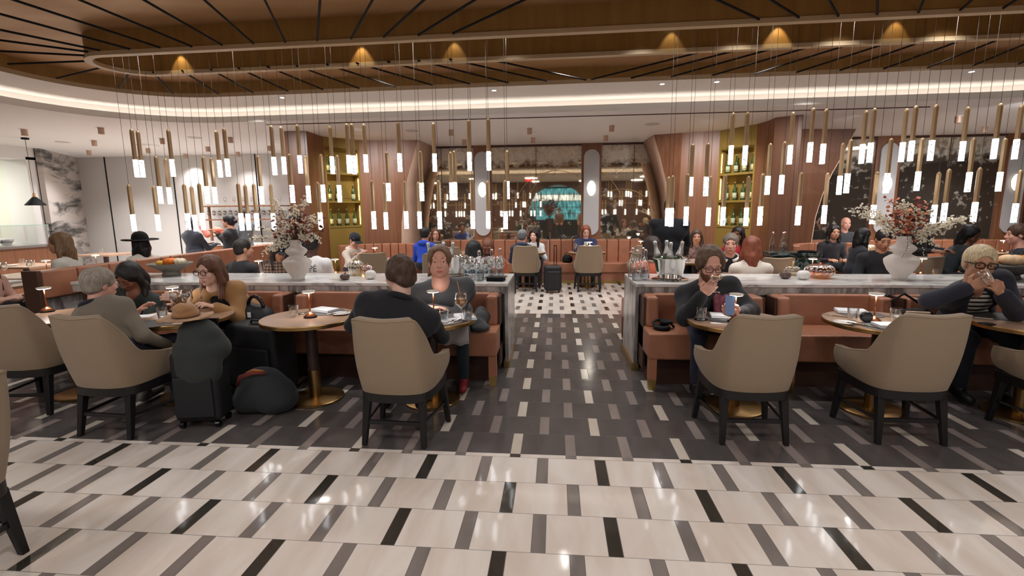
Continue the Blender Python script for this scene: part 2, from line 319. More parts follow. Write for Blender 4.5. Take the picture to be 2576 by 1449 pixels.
# ------------------------------------------------------------------ mesh helpers
def link(o, parent=None):
    COL.objects.link(o)
    if parent is not None: o.parent = parent
    return o
class MB:
    def __init__(s): s.v = []; s.f = []; s.m = []
    def add(s, vs, fs, mi=0):
        o = len(s.v); s.v += [tuple(p) for p in vs]; s.f += [tuple(i+o for i in f) for f in fs]; s.m += [mi]*len(fs); return s
    def box(s, x0, x1, y0, y1, z0, z1, mi=0, top=None):
        t = top or (x0, x1, y0, y1)
        vs = [(x0, y0, z0), (x1, y0, z0), (x1, y1, z0), (x0, y1, z0), (t[0], t[2], z1), (t[1], t[2], z1), (t[1], t[3], z1), (t[0], t[3], z1)]
        return s.add(vs, [(0, 3, 2, 1), (4, 5, 6, 7), (0, 1, 5, 4), (1, 2, 6, 5), (2, 3, 7, 6), (3, 0, 4, 7)], mi)
    def obox(s, c, R, hx, hy, hz, mi=0):
        c = Vector(c); vs = [c + R @ Vector((a*hx, b*hy, d*hz)) for d in (-1, 1) for a, b in ((-1, -1), (1, -1), (1, 1), (-1, 1))]
        return s.add(vs, [(0, 3, 2, 1), (4, 5, 6, 7), (0, 1, 5, 4), (1, 2, 6, 5), (2, 3, 7, 6), (3, 0, 4, 7)], mi)
    def tube(s, pts, rad, n=8, mi=0, cap=True):
        pts = [Vector(p) for p in pts]
        if not hasattr(rad, '__len__'): rad = [rad]*len(pts)
        vs, fs = [], []; up = None
        for i, p in enumerate(pts):
            d = (pts[min(i+1, len(pts)-1)] - pts[max(i-1, 0)])
            if d.length < 1e-9: d = Vector((0, 0, 1))
            d.normalize()
            if up is None: up = Vector((0, 0, 1)) if abs(d.z) < .9 else Vector((1, 0, 0))
            a = d.cross(up); a.normalize(); b = a.cross(d); up = b if abs(d.dot(b)) < .99 else up
            for k in range(n):
                t = 2*math.pi*k/n; vs.append(p + (a*math.cos(t) + b*math.sin(t))*rad[i])
        for i in range(len(pts)-1):
            for k in range(n):
                k2 = (k+1) % n; fs.append((i*n+k, i*n+k2, (i+1)*n+k2, (i+1)*n+k))
        if cap:
            fs.append(tuple(range(n))[::-1]); fs.append(tuple((len(pts)-1)*n+k for k in range(n)))
        fs = [f[::-1] for f in fs]
        return s.add(vs, fs, mi)
    def cyl(s, a, b, ra, rb=None, n=16, mi=0): return s.tube([a, b], [ra, ra if rb is None else rb], n, mi)
    def lathe(s, prof, c=(0, 0, 0), n=32, mi=0, rib=None, sx=1):
        vs, fs = [], []; m = len(prof)
        for r, z in prof:
            for k in range(n):
                t = 2*math.pi*k/n; q = r*(rib(t, z) if rib else 1)
                vs.append((c[0]+q*math.cos(t)*sx, c[1]+q*math.sin(t), c[2]+z))
        for i in range(m-1):
            for k in range(n):
                k2 = (k+1) % n; fs.append((i*n+k, i*n+k2, (i+1)*n+k2, (i+1)*n+k))
        if prof[0][0] > 1e-4: fs.append(tuple(range(n))[::-1])
        if prof[-1][0] > 1e-4: fs.append(tuple((m-1)*n+k for k in range(n)))
        return s.add(vs, fs, mi)
    def ell(s, c, r, n=12, mi=0, R=None):
        if not hasattr(r, '__len__'): r = (r, r, r)
        vs, fs = [], []; m = max(4, n//2)
        for i in range(m+1):
            ph = math.pi*i/m - math.pi/2
            for k in range(n):
                t = 2*math.pi*k/n; p = Vector((r[0]*math.cos(ph)*math.cos(t), r[1]*math.cos(ph)*math.sin(t), r[2]*math.sin(ph)))
                if R is not None: p = R @ p
                vs.append(Vector(c)+p)
        for i in range(m):
            for k in range(n):
                k2 = (k+1) % n; fs.append((i*n+k, i*n+k2, (i+1)*n+k2, (i+1)*n+k))
        return s.add(vs, fs, mi)
    def prism(s, poly, z0, z1, mi=0):
        n = len(poly); vs = [(p[0], p[1], z0) for p in poly] + [(p[0], p[1], z1) for p in poly]
        fs = [tuple(range(n))[::-1], tuple(range(n, 2*n))] + [(i, (i+1) % n, n+(i+1) % n, n+i) for i in range(n)]
        return s.add(vs, fs, mi)
    def strip(s, poly, z0, z1, mi=0, closed=False, poly2=None):   # vertical wall along a plan line
        n = len(poly); q = poly2 or poly
        vs = [(p[0], p[1], z0) for p in poly] + [(p[0], p[1], z1) for p in q]
        fs = [(i, (i+1) % n, n+(i+1) % n, n+i) for i in range(n if closed else n-1)]
        return s.add(vs, fs, mi)
    def build(s, name, material, parent=None, smooth=False, bevel=0, loc=None, seg=2):
        me = bpy.data.meshes.new(name); me.from_pydata([tuple(p) for p in s.v], [], s.f)
        ml = material if isinstance(material, (list, tuple)) else [material]
        for m in ml: me.materials.append(m)
        if len(ml) > 1: me.polygons.foreach_set('material_index', s.m)
        me.update()
        if smooth is True: me.polygons.foreach_set('use_smooth', [True]*len(me.polygons))
        elif smooth: me.shade_smooth() if hasattr(me, 'shade_smooth') else None; me.set_sharp_from_angle(angle=RAD(smooth))
        o = bpy.data.objects.new(name, me); link(o, parent)
        if loc is not None: o.location = loc
        if bevel:
            md = o.modifiers.new('bevel', 'BEVEL'); md.width = bevel; md.segments = seg; md.limit_method = 'ANGLE'; md.angle_limit = RAD(40)
            me.polygons.foreach_set('use_smooth', [True]*len(me.polygons)); md.harden_normals = True
        return o
def tag(o, label=None, cat=None, group=None, kind=None):
    if label: o['label'] = label
    if cat: o['category'] = cat
    if group: o['group'] = group
    if kind: o['kind'] = kind
    return o
def thing(name, label, cat, loc=(0, 0, 0), rz=0, group=None):
    o = bpy.data.objects.new(name, None); link(o); o.location = loc; o.rotation_euler = (0, 0, RAD(rz)); o.empty_display_size = .1
    return tag(o, label, cat, group)
def dup(root, loc=None, rz=None, label=None, group=None):
    def rec(o, par):
        c = o.copy(); COL.objects.link(c)
        if par is not None: c.parent = par
        for ch in o.children: rec(ch, c)
        return c
    r = rec(root, None)
    if loc is not None: r.location = loc
    if rz is not None: r.rotation_euler = (0, 0, RAD(rz))
    if label: r['label'] = label
    if group: r['group'] = group
    return r
def struct(name, mb, m, **kw):
    o = mb.build(name, m, **kw); o['kind'] = 'structure'; return o
def rz(a): return Matrix.Rotation(RAD(a), 3, 'Z')
# ================================================================== THE ROOM
struct('floor', MB().box(-15, 13, -9, 13, -.08, 0), M_floor)
CZ = 3.12
def cr(p, a=-1.0):            # the oval ceiling feature sits a degree off the tile grid
    c, s = math.cos(RAD(a)), math.sin(RAD(a)); y = p[1]-5.37
    return (p[0]*c - y*s, 5.37 + p[0]*s + y*c)
def rrect(x0, x1, y0, y1, r, n=14, m=10):
    pts = []
    for cx, cy, a0 in ((x1-r, y1-r, 0), (x0+r, y1-r, 90), (x0+r, y0+r, 180), (x1-r, y0+r, 270)):
        for k in range(n+1):
            a = RAD(a0+90*k/n); pts.append((cx+r*math.cos(a), cy+r*math.sin(a)))
    return [cr(p) for p in pts]
def offs(poly, d):
    n = len(poly); out = []
    for i in range(n):
        a, b, c = Vector(poly[i-1]), Vector(poly[i]), Vector(poly[(i+1) % n])
        t = (c-a).normalized(); out.append((b.x + t.y*d, b.y - t.x*d))
    return out
def annulus(mb, inner, outer, z, mi=0):
    n = len(inner); vs = [(p[0], p[1], z) for p in inner]+[(p[0], p[1], z) for p in outer]
    mb.add(vs, [(i, n+i, n+(i+1) % n, (i+1) % n) for i in range(n)], mi)
A = rrect(-7.4, 7.9, 1.6, 7.85, 1.9)
ctr = Vector((0.15, 4.5))
def to_rect(p):
    d = Vector(p)-ctr; tx = ((12.9 if d.x > 0 else -14.9)-ctr.x)/d.x if abs(d.x) > 1e-6 else 1e9
    ty = ((12.9 if d.y > 0 else -8.9)-ctr.y)/d.y if abs(d.y) > 1e-6 else 1e9
    t = min(tx, ty); return (ctr.x+d.x*t, ctr.y+d.y*t)
A2 = []                     # dense copy so the outer edge follows the room
for i in range(len(A)):
    p, q = Vector(A[i]), Vector(A[(i+1) % len(A)]); k = max(1, int((q-p).length/.25))
    A2 += [tuple(p.lerp(q, j/k)) for j in range(k)]
mb = MB(); annulus(mb, A2, [to_rect(p) for p in A2], CZ)
struct('ceiling', mb, M_white)
# cove: lip, trough, wall, upper ceiling
Aw = offs(A, .24); Al = offs(A, .03)
mb = MB(); mb.strip(A, CZ, CZ+.095, closed=True); annulus(mb, A, Al, CZ+.095); mb.strip(Al, CZ+.02, CZ+.095, closed=True)
annulus(mb, Al, Aw, CZ+.02); mb.strip(Aw, CZ+.02, CZ+.215, closed=True)
struct('trim_1', mb, M_white_cove)
B = rrect(-6.6, 7.1, 2.5, 7.05, 1.5)
mb = MB(); annulus(mb, B, Aw, CZ+.215)
# pair contours of equal length so the upper ceiling is an even ring
struct('ceiling_upper', mb, M_white_cove)
led = MB(); annulus(led, offs(A, .10), offs(A, .14), CZ+.03)
o = led.build('cove_light_strip', M_led); tag(o, 'continuous warm white light strip hidden in the oval ceiling cove', 'light strip')
mb = MB(); mb.strip(B, CZ+.215, CZ+.27, closed=True); struct('trim_2', mb, M_cream)
mb = MB(); mb.strip(B, CZ+.27, 3.54, closed=True); struct('trim_3', mb, M_fascia)
R_out = rrect(-5.2, 5.6, 4.96, 5.76, .40, 12); R_in = offs(R_out, -.05)
mb = MB(); annulus(mb, R_out, B, 3.54); struct('ceiling_bronze', mb, M_ceil)
# dropped racetrack ring round the pendant slot
t = thing('ceiling_ring', 'long racetrack shaped bronze ring with pale edge hanging from the brown ceiling', 'ceiling ring', (0, 5.37, 3.3))
def shift(poly): return [(p[0], p[1]-5.37) for p in poly]
mb = MB(); mb.strip(shift(R_out), .0, .24, closed=True); mb.build('outer_fascia', M_fascia, t)
mb = MB(); mb.strip(shift(R_in), .0, .36, closed=True); mb.build('inner_fascia', M_fascia, t)
n = len(R_in); mb = MB(); mb.add([(p[0], p[1], .36) for p in shift(R_in)], [tuple(range(n))]); mb.build('recess_panel', M_fascia, t)
mb = MB(); Ro = shift(offs(R_out, .012)); Ri = shift(offs(R_in, -.012))
annulus(mb, Ri, Ro, -.012); annulus(mb, Ri, Ro, .03); mb.strip(Ro, -.012, .03, closed=True); mb.strip(Ri, -.012, .03, closed=True)
mb.build('edge_trim', M_cream, t)
# little spotlights in the slot
for x, pw in ((-4.46, 9), (-2.22, 9), (-1.14, 4), (1.22, 4), (2.3, 10), (3.44, 5)):
    y = cr((x, 5.64))[1]
    s = thing('slot_spotlight', 'small spotlight set in the pendant slot, lighting the far bronze wall', 'spotlight', (x, y, 3.6), 0, 'spotlights in the pendant slot')
    MB().cyl((0, 0, .06), (0, 0, 0), .022).build('housing', M_black, s); MB().cyl((0, 0, 0), (0, 0, -.004), .014).build('lens', M_lampglow, s)
    light('SPOT', (x, y-.02, 3.59), pw*.55, .01, (1, .82, .5), (x, y+.06, 3.2), 1.1, .5)
# slim black rods fanning out from the ring
ZR = 3.315
far = [((210, 154), (20, 161)), ((250, 171), (143, 197)), ((325, 184), (298, 222)), ((388, 185), (433, 234)), ((463, 181), (549, 236)), ((535, 177.5), (636, 232.5)), ((607, 174.7), (724, 229)), ((681, 171), (812, 225)), ((756, 169), (903, 222)), ((831, 165), (994, 218)), ((907, 161.4), (1087.6, 214)), ((986, 158), (1181, 210.7)), ((1063, 155), (1278, 208)), ((1141.8, 151), (1375, 203.7)), ((1227, 149), (1474, 201)),
       ((1782.6, 126), (1487.7, 200)), ((1868, 122), (1588, 196.5)), ((1959.7, 118), (1689, 193)), ((2050, 114), (1793, 189.4)), ((2140, 111), (1897, 186.2)), ((2235, 107.6), (2004, 182)), ((2322, 104), (2113, 177)), ((2424, 99.6), (2223, 173)), ((2521, 96), (2333.6, 170)), ((2625, 92), (2448, 165)), ((2730, 88), (2563, 161))]
near = [((202, 139), (0, 128.6)), ((203, 128), (0, 101)), ((232, 123), (0, 75)), ((310, 119), (0, 35)), ((388, 115), (35, 0)), ((470, 112), (201, 0)), ((549, 108), (362, 0)), ((631, 104), (514, 0)), ((715, 100.6), (666, 0)), ((798, 96), (805, 0)), ((886, 92), (937, 0)), ((970.5, 88), (1066.6, 0)), ((1059.6, 84), (1194, 0)), ((1148.7, 79.7), (1318, 0)),
        ((1901, 44.7), (1805, 0)), ((2002.7, 39.5), (1940, 0)), ((2106, 35), (2085, 0)), ((2207, 30), (2207, 0)), ((2313, 25), (2324, 0)), ((2424, 18), (2445, 0)), ((2534, 14), (2556, 0))]
rods = []
for k, (p, q) in enumerate(far+near):
    a, b = G(*p, ZR), G(*q, ZR)
    if k >= len(far): b = a + (b-a).normalized()*1.35
    a = a - (b-a).normalized()*.06
    rods.append((a, b))
# hide-free fit: the near rods meet the ring's front face
for k, (a, b) in enumerate(rods):
    d = (b-a); L = d.length; m_ = MB(); m_.tube([(0, 0, 0), d], .0105, 8)
    side = 'far' if k < len(far) else 'near'
    o = m_.build('ceiling_rod', M_black, loc=a)
    tag(o, ('slim black rod fanning from the far edge of the ceiling ring' if side == 'far' else 'slim black rod fanning from the near edge of the ceiling ring'), 'ceiling rod', 'black rods fanning on the %s side of the ring' % side)

# ---------------------------------------------------------------- walls
def wallseg(mb, p, q, z0, z1, th=.06, mi=0):
    p, q = Vector(p), Vector(q); d = (q-p); L = d.length; d.normalize(); nrm = Vector((-d.y, d.x))
    c = (p+q)/2 + nrm*th/2
    R = Matrix(((d.x, nrm.x, 0), (d.y, nrm.y, 0), (0, 0, 1)))
    mb.obox((c.x, c.y, (z0+z1)/2), R, L/2, th/2, (z1-z0)/2, mi)
# the room behind the grey wall panels on the far left
struct('wall_back_left', MB().box(-12.9, -4.9, 12.08, 12.2, 0, CZ), M_grey_wall)
for k, (px, py) in enumerate(((262, 402), (430, 394), (640, 388))):
    x = W(px, py, 12.07).x
    struct('trim_%d' % (4+k), MB().box(x-.012, x+.012, 12.066, 12.08, 0, CZ), M_black)
mb = MB(); wallseg(mb, (-12.62, 12.08), (-11.66, 10.28), 0, CZ, .1); struct('wall_marble', mb, M_marble_wall)
mb = MB(); mb.box(-12.3, -11.7, 10.1, 10.3, 0, 2.92); mb.box(-12.3, -11.7, 4, 10.3, 2.86, CZ); mb.box(-12.3, -11.7, 3.8, 4, 0, CZ)
struct('wall_kitchen_front', mb, M_white)
struct('wall_kitchen', MB().box(-14, -13.9, 3.8, 10.3, 0, CZ).box(-14, -12.3, 10.2, 10.3, 0, CZ), M_tile)
light('AREA', (-13.2, 8.6, 3.05), 34, .6, (1, 1, .9)); light('AREA', (-12.5, 8.7, 2.84), 14, .5, (1, 1, .94)); light('AREA', (-13.2, 6.4, 3.05), 26, .6, (1, 1, .9))  # the middle one is added to brighten the bowls on the pass
struct('wall_left', MB().box(-15, -14.9, -9, 13, 0, CZ), M_white)
struct('wall_right', MB().box(12.9, 13, -9, 13, 0, CZ), M_walnut_dk)
# left timber pier and curved wall
Lp = [(-4.995, 8.9), (-4.588, 8.939), (-4.6, 9.25), (-4.604, 9.623)]; Lq = [(-4.121, 10.229), (-3.75, 10.31), (-3.40, 10.344)]
mb = MB()
for a, b in zip(Lp[1:-1], Lp[2:]): wallseg(mb, a, b, 0, CZ)
for a, b in zip(Lq[:-1], Lq[1:]): wallseg(mb, a, b, 0, CZ)
struct('wall_timber_left', mb, M_walnut)
mb = MB(); wallseg(mb, Lp[0], Lp[1], 0, CZ); wallseg(mb, (-4.995, 12.05), (-4.995, 8.9), 0, CZ); struct('wall_pier_left', mb, M_walnut_dk)
Rp = [(2.466, 10.264), (2.867, 10.172), (3.151, 10.075)]; Rq = [(3.58, 9.40), (3.64, 9.1), (3.63, 8.809)]
mb = MB()
for a, b in zip(Rp[:-1], Rp[1:]): wallseg(mb, a, b, 0, CZ)
for a, b in zip(Rq[:-1], Rq[1:]): wallseg(mb, a, b, 0, CZ)
struct('wall_timber_right', mb, M_walnut)
mb = MB(); wallseg(mb, (3.63, 8.809), (3.97, 8.6), 0, CZ); wallseg(mb, (3.97, 8.6), (4.3, 10.1), 0, CZ); struct('wall_pier_right', mb, M_walnut_dk)
# front faces that end in the big arches, and the arches' soft reveals
def arch(nm, x_in, front, back, yf, yb, wm, rev, k):
    mb = MB(); vs = []; fs = []
    for x, z in front: vs += [(x_in[0], x_in[1], z), (x, yf, z)]
    for i in range(len(front)-1): fs.append((2*i, 2*i+1, 2*i+3, 2*i+2))
    mb.add(vs, fs); o = struct('wall_arch_'+nm, mb, wm); md = o.modifiers.new('s', 'SOLIDIFY'); md.thickness = .05; md.offset = 0
    mb = MB(); vs = []; fs = []
    for (x, z), (x2, z2) in zip(front, back): vs += [(x, yf-.02, z), (x2, yb, z2)]
    for i in range(len(front)-1): fs.append((2*i, 2*i+1, 2*i+3, 2*i+2))
    mb.add(vs, fs); o = struct('trim_%d' % k, mb, rev, smooth=True); md = o.modifiers.new('s', 'SOLIDIFY'); md.thickness = .04; md.offset = 0
arch('left', (-3.42, 10.34), [(-2.90, CZ), (-3.03, 2.72), (-3.16, 2.33), (-3.26, 1.85), (-3.335, 1.4), (-3.36, .9), (-3.36, 0)],
     [(-2.84, CZ), (-2.95, 2.8), (-3.08, 2.39), (-3.15, 1.9), (-3.18, 1.37), (-3.2, .9), (-3.2, 0)], 10.39, 11.5, M_walnut, M_arch, 8)
arch('right', (2.48, 10.262), [(1.975, CZ), (2.13, 2.65), (2.27, 2.16), (2.35, 1.75), (2.40, 1.36), (2.42, .9), (2.43, 0)],
     [(1.945, CZ), (2.11, 2.75), (2.26, 2.31), (2.37, 1.85), (2.44, 1.33), (2.46, .9), (2.46, 0)], 10.45, 11.5, M_walnut, M_arch, 9)
arch('far_right', (4.3, 10.1), [(5.73, CZ), (5.55, 2.7), (5.36, 2.3), (5.22, 1.9), (5.12, 1.45), (5.08, .9), (5.08, 0)],
     [(5.9, CZ), (5.72, 2.7), (5.5, 2.3), (5.36, 1.9), (5.26, 1.45), (5.22, .9), (5.22, 0)], 10.29, 11.4, M_walnut_dk, M_arch, 10)
# mirrored back wall
struct('wall_back', MB().box(-3.4, 2.7, 11.5, 11.6, 0, CZ), M_mirror)
struct('wall_back_right', MB().box(4.9, 12.9, 11.42, 11.52, 0, CZ), M_mirror)
struct('trim_11', MB().box(-2.9, 2.0, 11.46, 11.5, CZ-.045, CZ).box(5.8, 12.9, 11.38, 11.42, CZ-.045, CZ), M_leather_dk)
for k, (x, y) in enumerate(((-2.67, 11.495), (-.46, 11.495), (1.75, 11.495), (8.3, 11.415))):
    struct('trim_%d' % (12+k), MB().box(x-.006, x+.006, y-.006, y+.006, .95, CZ), M_leather_dk)
k = 16
def circ_trim(k, cx, cz, r, y, a0=0, a1=360):
    pts = [(cx+r*math.cos(RAD(a)), y, cz+r*math.sin(RAD(a))) for a in np.linspace(a0, a1, 40)]
    o = struct('trim_%d' % k, MB().tube(pts, .006, 5, cap=False), M_gold)
for cx, cz, r, a0, a1 in ((-.0, 1.55, .98, 20, 160), (.42, 1.55, 1.12, 10, 200), (-2.5, 1.6, .9, -20, 130), (1.5, 1.3, .8, 20, 130)):
    circ_trim(k, cx, cz, r, 11.493, a0, a1); k += 1
def pilaster(x, y, w, k):
    struct('wall_pilaster', MB().box(x-w/2, x+w/2, y-.06, y, 0, CZ), M_walnut)
    s = thing('wall_sconce', 'wall sconce: tall white pill shaped panel with glowing almond lamp on walnut pilaster', 'wall light', (x, y-.06, 2.12), 0)
    z0, z1, r = -1.06, .86, .175
    poly = [(r*math.cos(RAD(a)), z1-r+r*math.sin(RAD(a))) for a in range(0, 181, 12)] + [(r*math.cos(RAD(a)), z0+r+r*math.sin(RAD(a))) for a in range(180, 361, 12)]
    m_ = MB(); n = len(poly); m_.add([(p[0], 0, p[1]) for p in poly]+[(p[0], -.03, p[1]) for p in poly], [tuple(range(n, 2*n))]+[(i, (i+1) % n, n+(i+1) % n, n+i) for i in range(n)])
    m_.build('panel', M_panel, s)
    m_ = MB(); prof = []
    for i in range(17):
        a = math.pi*i/16; zz = -.17*math.cos(a); ww = .098*math.sin(a)**1.1; prof.append((ww, zz))
    m_.lathe(prof, (0, 0, 0), 20)
    m_.v = [(v[0], -.035+v[1]*.45, v[2]) for v in m_.v]
    m_.build('lamp', M_sconce, s, smooth=True)
    m_ = MB(); m_.lathe([(p*1.08, z*1.05) for p, z in prof], (0, 0, 0), 20); m_.v = [(v[0], -.03+v[1]*.2, v[2]) for v in m_.v]; m_.build('rim', M_gold, s, smooth=True)
    return s
ps = [pilaster(-1.70, 11.5, .42, 0), pilaster(.80, 11.5, .45, 1), pilaster(7.06, 11.42, .5, 2), pilaster(9.6, 11.42, .5, 3)]
for s, l in zip(ps, ('left of the two pill shaped sconces on the central mirror wall', 'right of the two central pill shaped sconces, above the red haired woman', 'pill shaped sconce on the right mirror wall behind the white vase', 'pill shaped sconce at the far right edge of the photo')): s['label'] = l

# display niches with bottles
def bottle_mb(mb):
    mb.lathe([(.0, 0), (.037, 0), (.039, .01), (.039, .17), (.034, .205), (.016, .245), (.0135, .31), (.016, .312), (.016, .325), (0, .325)], n=14)
wine0 = thing('wine_bottle', 'green wine bottle', 'bottle', (0, 0, -5), 0, 'wine bottles in the display niches')
m_ = MB(); bottle_mb(m_); m_.build('bottle_body', M_glass_green, wine0, smooth=True)
m_ = MB(); m_.lathe([(.0395, .04), (.0402, .041), (.0402, .14), (.0395, .141)], n=14); m_.build('bottle_label', M_label, wine0, smooth=True)
m_ = MB(); m_.cyl((0, 0, .32), (0, 0, .345), .011, n=8); m_.build('cork', M_cork, wine0)
wine_first = [True]
def niche(nm, a, b, shelves, tops, label, side, skip):
    a, b = Vector(a), Vector(b); d = (b-a); L = d.length; ang = math.degrees(math.atan2(d.y, d.x))
    t = thing('display_niche', label, 'display niche', (a.x, a.y, 0), ang)
    st, dp = .035, .24
    zlo = shelves[0]-.05; zhi = tops[-1]
    m_ = MB(); m_.box(0, L, 0, .04, 0, zlo); m_.box(0, L, 0, .04, zhi, CZ); m_.box(0, st, 0, .04, zlo, zhi); m_.box(L-st, L, 0, .04, zlo, zhi)
    m_.build('front_panel', M_oliv, t)
    m_ = MB(); m_.box(st, L-st, dp, dp+.02, zlo, zhi); m_.build('back_panel', M_oliv, t)
    m_ = MB(); m_.box(st-.02, st, .04, dp, zlo, zhi); m_.box(L-st, L-st+.02, .04, dp, zlo, zhi); m_.build('side_panel', M_oliv, t)
    for s, tp in zip(shelves, tops):
        MB().box(st, L-st, .0, dp, s-.04, s).build('shelf', M_oliv, t)
        m_ = MB(); m_.cyl((st, .01, s+.055), (L-st, .01, s+.055), .005, n=6); m_.cyl((L*.45, .01, s), (L*.45, .01, s+.055), .004, n=6); m_.build('rail', M_gold, t)
        MB().box(st+.001, st+.007, .045, .055, s+.02, tp-.06).build('light_strip', M_niche_led, t)
        MB().box(L-st-.007, L-st-.001, .045, .055, s+.02, tp-.06).build('light_strip', M_niche_led, t)
    MB().box(st, L-st, .0, dp, zhi, zhi+.03).build('top_panel', M_oliv, t)
    for i, s in enumerate(shelves):
        for k in range(4):
            if (i, k) in skip: continue
            x = L*(.16+.225*k); p = t.matrix_basis @ Vector((x, .12, s))
            row = ('lowest', 'middle', 'top')[i]; pos = ('first', 'second', 'third', 'last')[k]
            lb = 'green wine bottle, %s from the left on the %s shelf of the %s niche' % (pos, row, side)
            if wine_first[0]: wine0.location = p; wine0['label'] = lb; wine0.rotation_euler = (0, 0, .3); wine_first[0] = False
            else: dup(wine0, p, 37*k, lb)
Ls = [1.36, 1.87, 2.44]; Lt = [1.83, 2.39, 2.90]
Rs = [1.31, 1.79, 2.30]; Rt = [1.75, 2.26, 2.74]
L_AB = ((-4.604, 9.623), (-4.121, 10.229)); R_AB = ((3.151, 10.075), (3.58, 9.40))

# rear wall of the bar behind the camera, seen only in the mirrors
YB = -3.2; cx, hw, zt = .1, 1.55, 2.95
mb = MB(); mb.box(-14.9, cx-hw, YB-.1, YB, 0, CZ); mb.box(cx+hw, 12.9, YB-.1, YB, 0, CZ)
n = 24
for i in range(n):
    a0, a1 = math.pi*i/n, math.pi*(i+1)/n
    x0, x1 = cx+hw*math.cos(a0), cx+hw*math.cos(a1); z0, z1 = zt-hw+hw*math.sin(a0), zt-hw+hw*math.sin(a1)
    mb.add([(x0, YB, z0), (x1, YB, z1), (x1, YB, CZ), (x0, YB, CZ)], [(0, 1, 2, 3)])
struct('wall_front', mb, M_walnut_dk)
struct('wall_bar', MB().box(-14.9, 12.9, -8.9, -8.8, 0, CZ), M_walnut_dk)
def backlit(name, c, st):
    m, nt, b = newmat(name); tc = node(nt, 'TexCoord'); mp = node(nt, 'Mapping'); nt.links.new(tc.outputs['Object'], mp.inputs[0]); mp.inputs['Scale'].default_value = (9, 1, 1.1)
    n = node(nt, 'TexNoise'); n.inputs['Scale'].default_value = 1.6; n.inputs['Detail'].default_value = 3; nt.links.new(mp.outputs[0], n.inputs['Vector'])
    mr = node(nt, 'MapRange'); mr.inputs[1].default_value = .40; mr.inputs[2].default_value = .62; mr.inputs[3].default_value = .12*st; mr.inputs[4].default_value = st; nt.links.new(n.outputs['Fac'], mr.inputs[0])
    b.inputs['Base Color'].default_value = (.05, .06, .06, 1); b.inputs['Emission Color'].default_value = lin(c)+(1,); nt.links.new(mr.outputs[0], b.inputs['Emission Strength']); return m
M_teal = backlit('backlit_teal_shelf', (96, 182, 208), 1.5); M_barwhite = backlit('backlit_white_shelf', (225, 240, 248), 2.4)
for i in range(5):
    bs = MB().box(-4.5, 4.8, -8.78, -8.72, 1.05+.40*i, 1.41+.40*i).build('bar_shelf', M_barwhite if i == 3 else M_teal, None); tag(bs, 'backlit teal bar shelf reflected in the central mirror', 'bar shelf', 'backlit bar shelves reflected in the mirror')
for z in (1.95, 2.3):
    for xa, xb in ((-8, cx-hw-.3), (cx+hw+.3, 8)):
        o = MB().box(xa, xb, YB+.005, YB+.03, z, z+.04).build('wall_light_slot', M_gold); tag(o, 'thin gold line on the rear bar wall reflected in the mirrors', 'wall trim', 'gold lines on the rear bar wall')
# red exit sign over the walkway (seen in the mirror)
ex = thing('exit_sign', 'red exit sign, seen mirrored in the central mirror', 'exit sign', (W(1330, 450, 22.5).x, .5, 2.98))
MB().box(-.17, .17, -.02, .02, -.1, .1).build('housing', M_black, ex)
def text_mesh(txt, size, m, parent, loc, rot, ext=.002, name='lettering', align='CENTER', sx=1):
    c = bpy.data.curves.new('t', 'FONT'); c.body = txt; c.size = size; c.extrude = ext; c.align_x = align; c.align_y = 'CENTER'
    o = bpy.data.objects.new('t', c); COL.objects.link(o)
    dg = bpy.context.evaluated_depsgraph_get(); me = bpy.data.meshes.new_from_object(o.evaluated_get(dg)); bpy.data.objects.remove(o)
    me.materials.clear(); me.materials.append(m); ob = bpy.data.objects.new(name, me); link(ob, parent); ob.location = loc; ob.rotation_euler = rot; ob.scale = (sx, 1, 1); return ob
text_mesh('EXIT', .17, M_red, ex, (0, .022, 0), (RAD(90), 0, RAD(180)))
MB().cyl((0, 0, .1), (0, 0, .14), .02, n=8).build('mount', M_black, ex)

# ceiling fittings
can0 = thing('ceiling_downlight', 'x', 'ceiling light', (0, 0, -5), 0, 'bronze can downlights on the white ceiling')
m_ = MB(); m_.cyl((0, 0, -.004), (0, 0, 0), .065, n=16); m_.build('mounting_plate', M_white, can0)
m_ = MB(); m_.lathe([(.045, -.11), (.045, -.004)], n=16); m_.build('housing', M_bronze, can0, smooth=35)
m_ = MB(); m_.cyl((0, 0, -.104), (0, 0, -.1), .036, n=16); m_.build('lens', mat('downlight_lens', (240, 235, 228), .4, emit=1.2), can0)
cans = CANS
for i, (x, y) in enumerate(cans):
    g = 'left dining room' if x < -5 else 'middle of the room before the mirror' if x < 3 else 'right side of the room'
    lb = 'small bronze can downlight over the ' + g
    gr = 'bronze can downlights over the ' + g
    if i == 0: can0.location = (x, y, CZ); can0['label'] = lb; can0['group'] = gr
    else: dup(can0, (x, y, CZ), 0, lb, gr)
for i, (x, y) in enumerate([(-10.1, 9.5), (-7.1, 9.36), (-2.67, 9.2), (1.69, 9.13)]):
    o = MB().lathe([(0, -.006), (.12, -.008), (.13, 0)], n=24).build('ceiling_speaker', mat('speaker_mesh', (198, 194, 190), .9), loc=(x, y, CZ)); tag(o, 'flush round speaker grille on the white ceiling', 'speaker', 'flush round ceiling speakers')
sd = thing('smoke_detector', 'white domed smoke detector on the ceiling before the mirror', 'smoke detector', (-.44, 9.75, CZ)); MB().lathe([(0, -.05), (.05, -.045), (.07, -.01), (.07, 0)], n=20).build('dome', M_white, sd, smooth=True)
for i, (x, y) in enumerate([(-4.08, 7.3), (-.89, 7.28), (1.45, 7.22), (2.17, 7.2), (5.3, 7.1)]):
    o = thing('recessed_downlight', 'small bright recessed downlight in the white ceiling inside the cove', 'ceiling light', (x, y, CZ+.215), 0, 'recessed downlights inside the cove')
    MB().lathe([(.03, -.002), (.045, -.004), (.045, 0)], n=16).build('rim', M_white, o); MB().cyl((0, 0, -.003), (0, 0, -.001), .03).build('lens', M_lampglow, o)
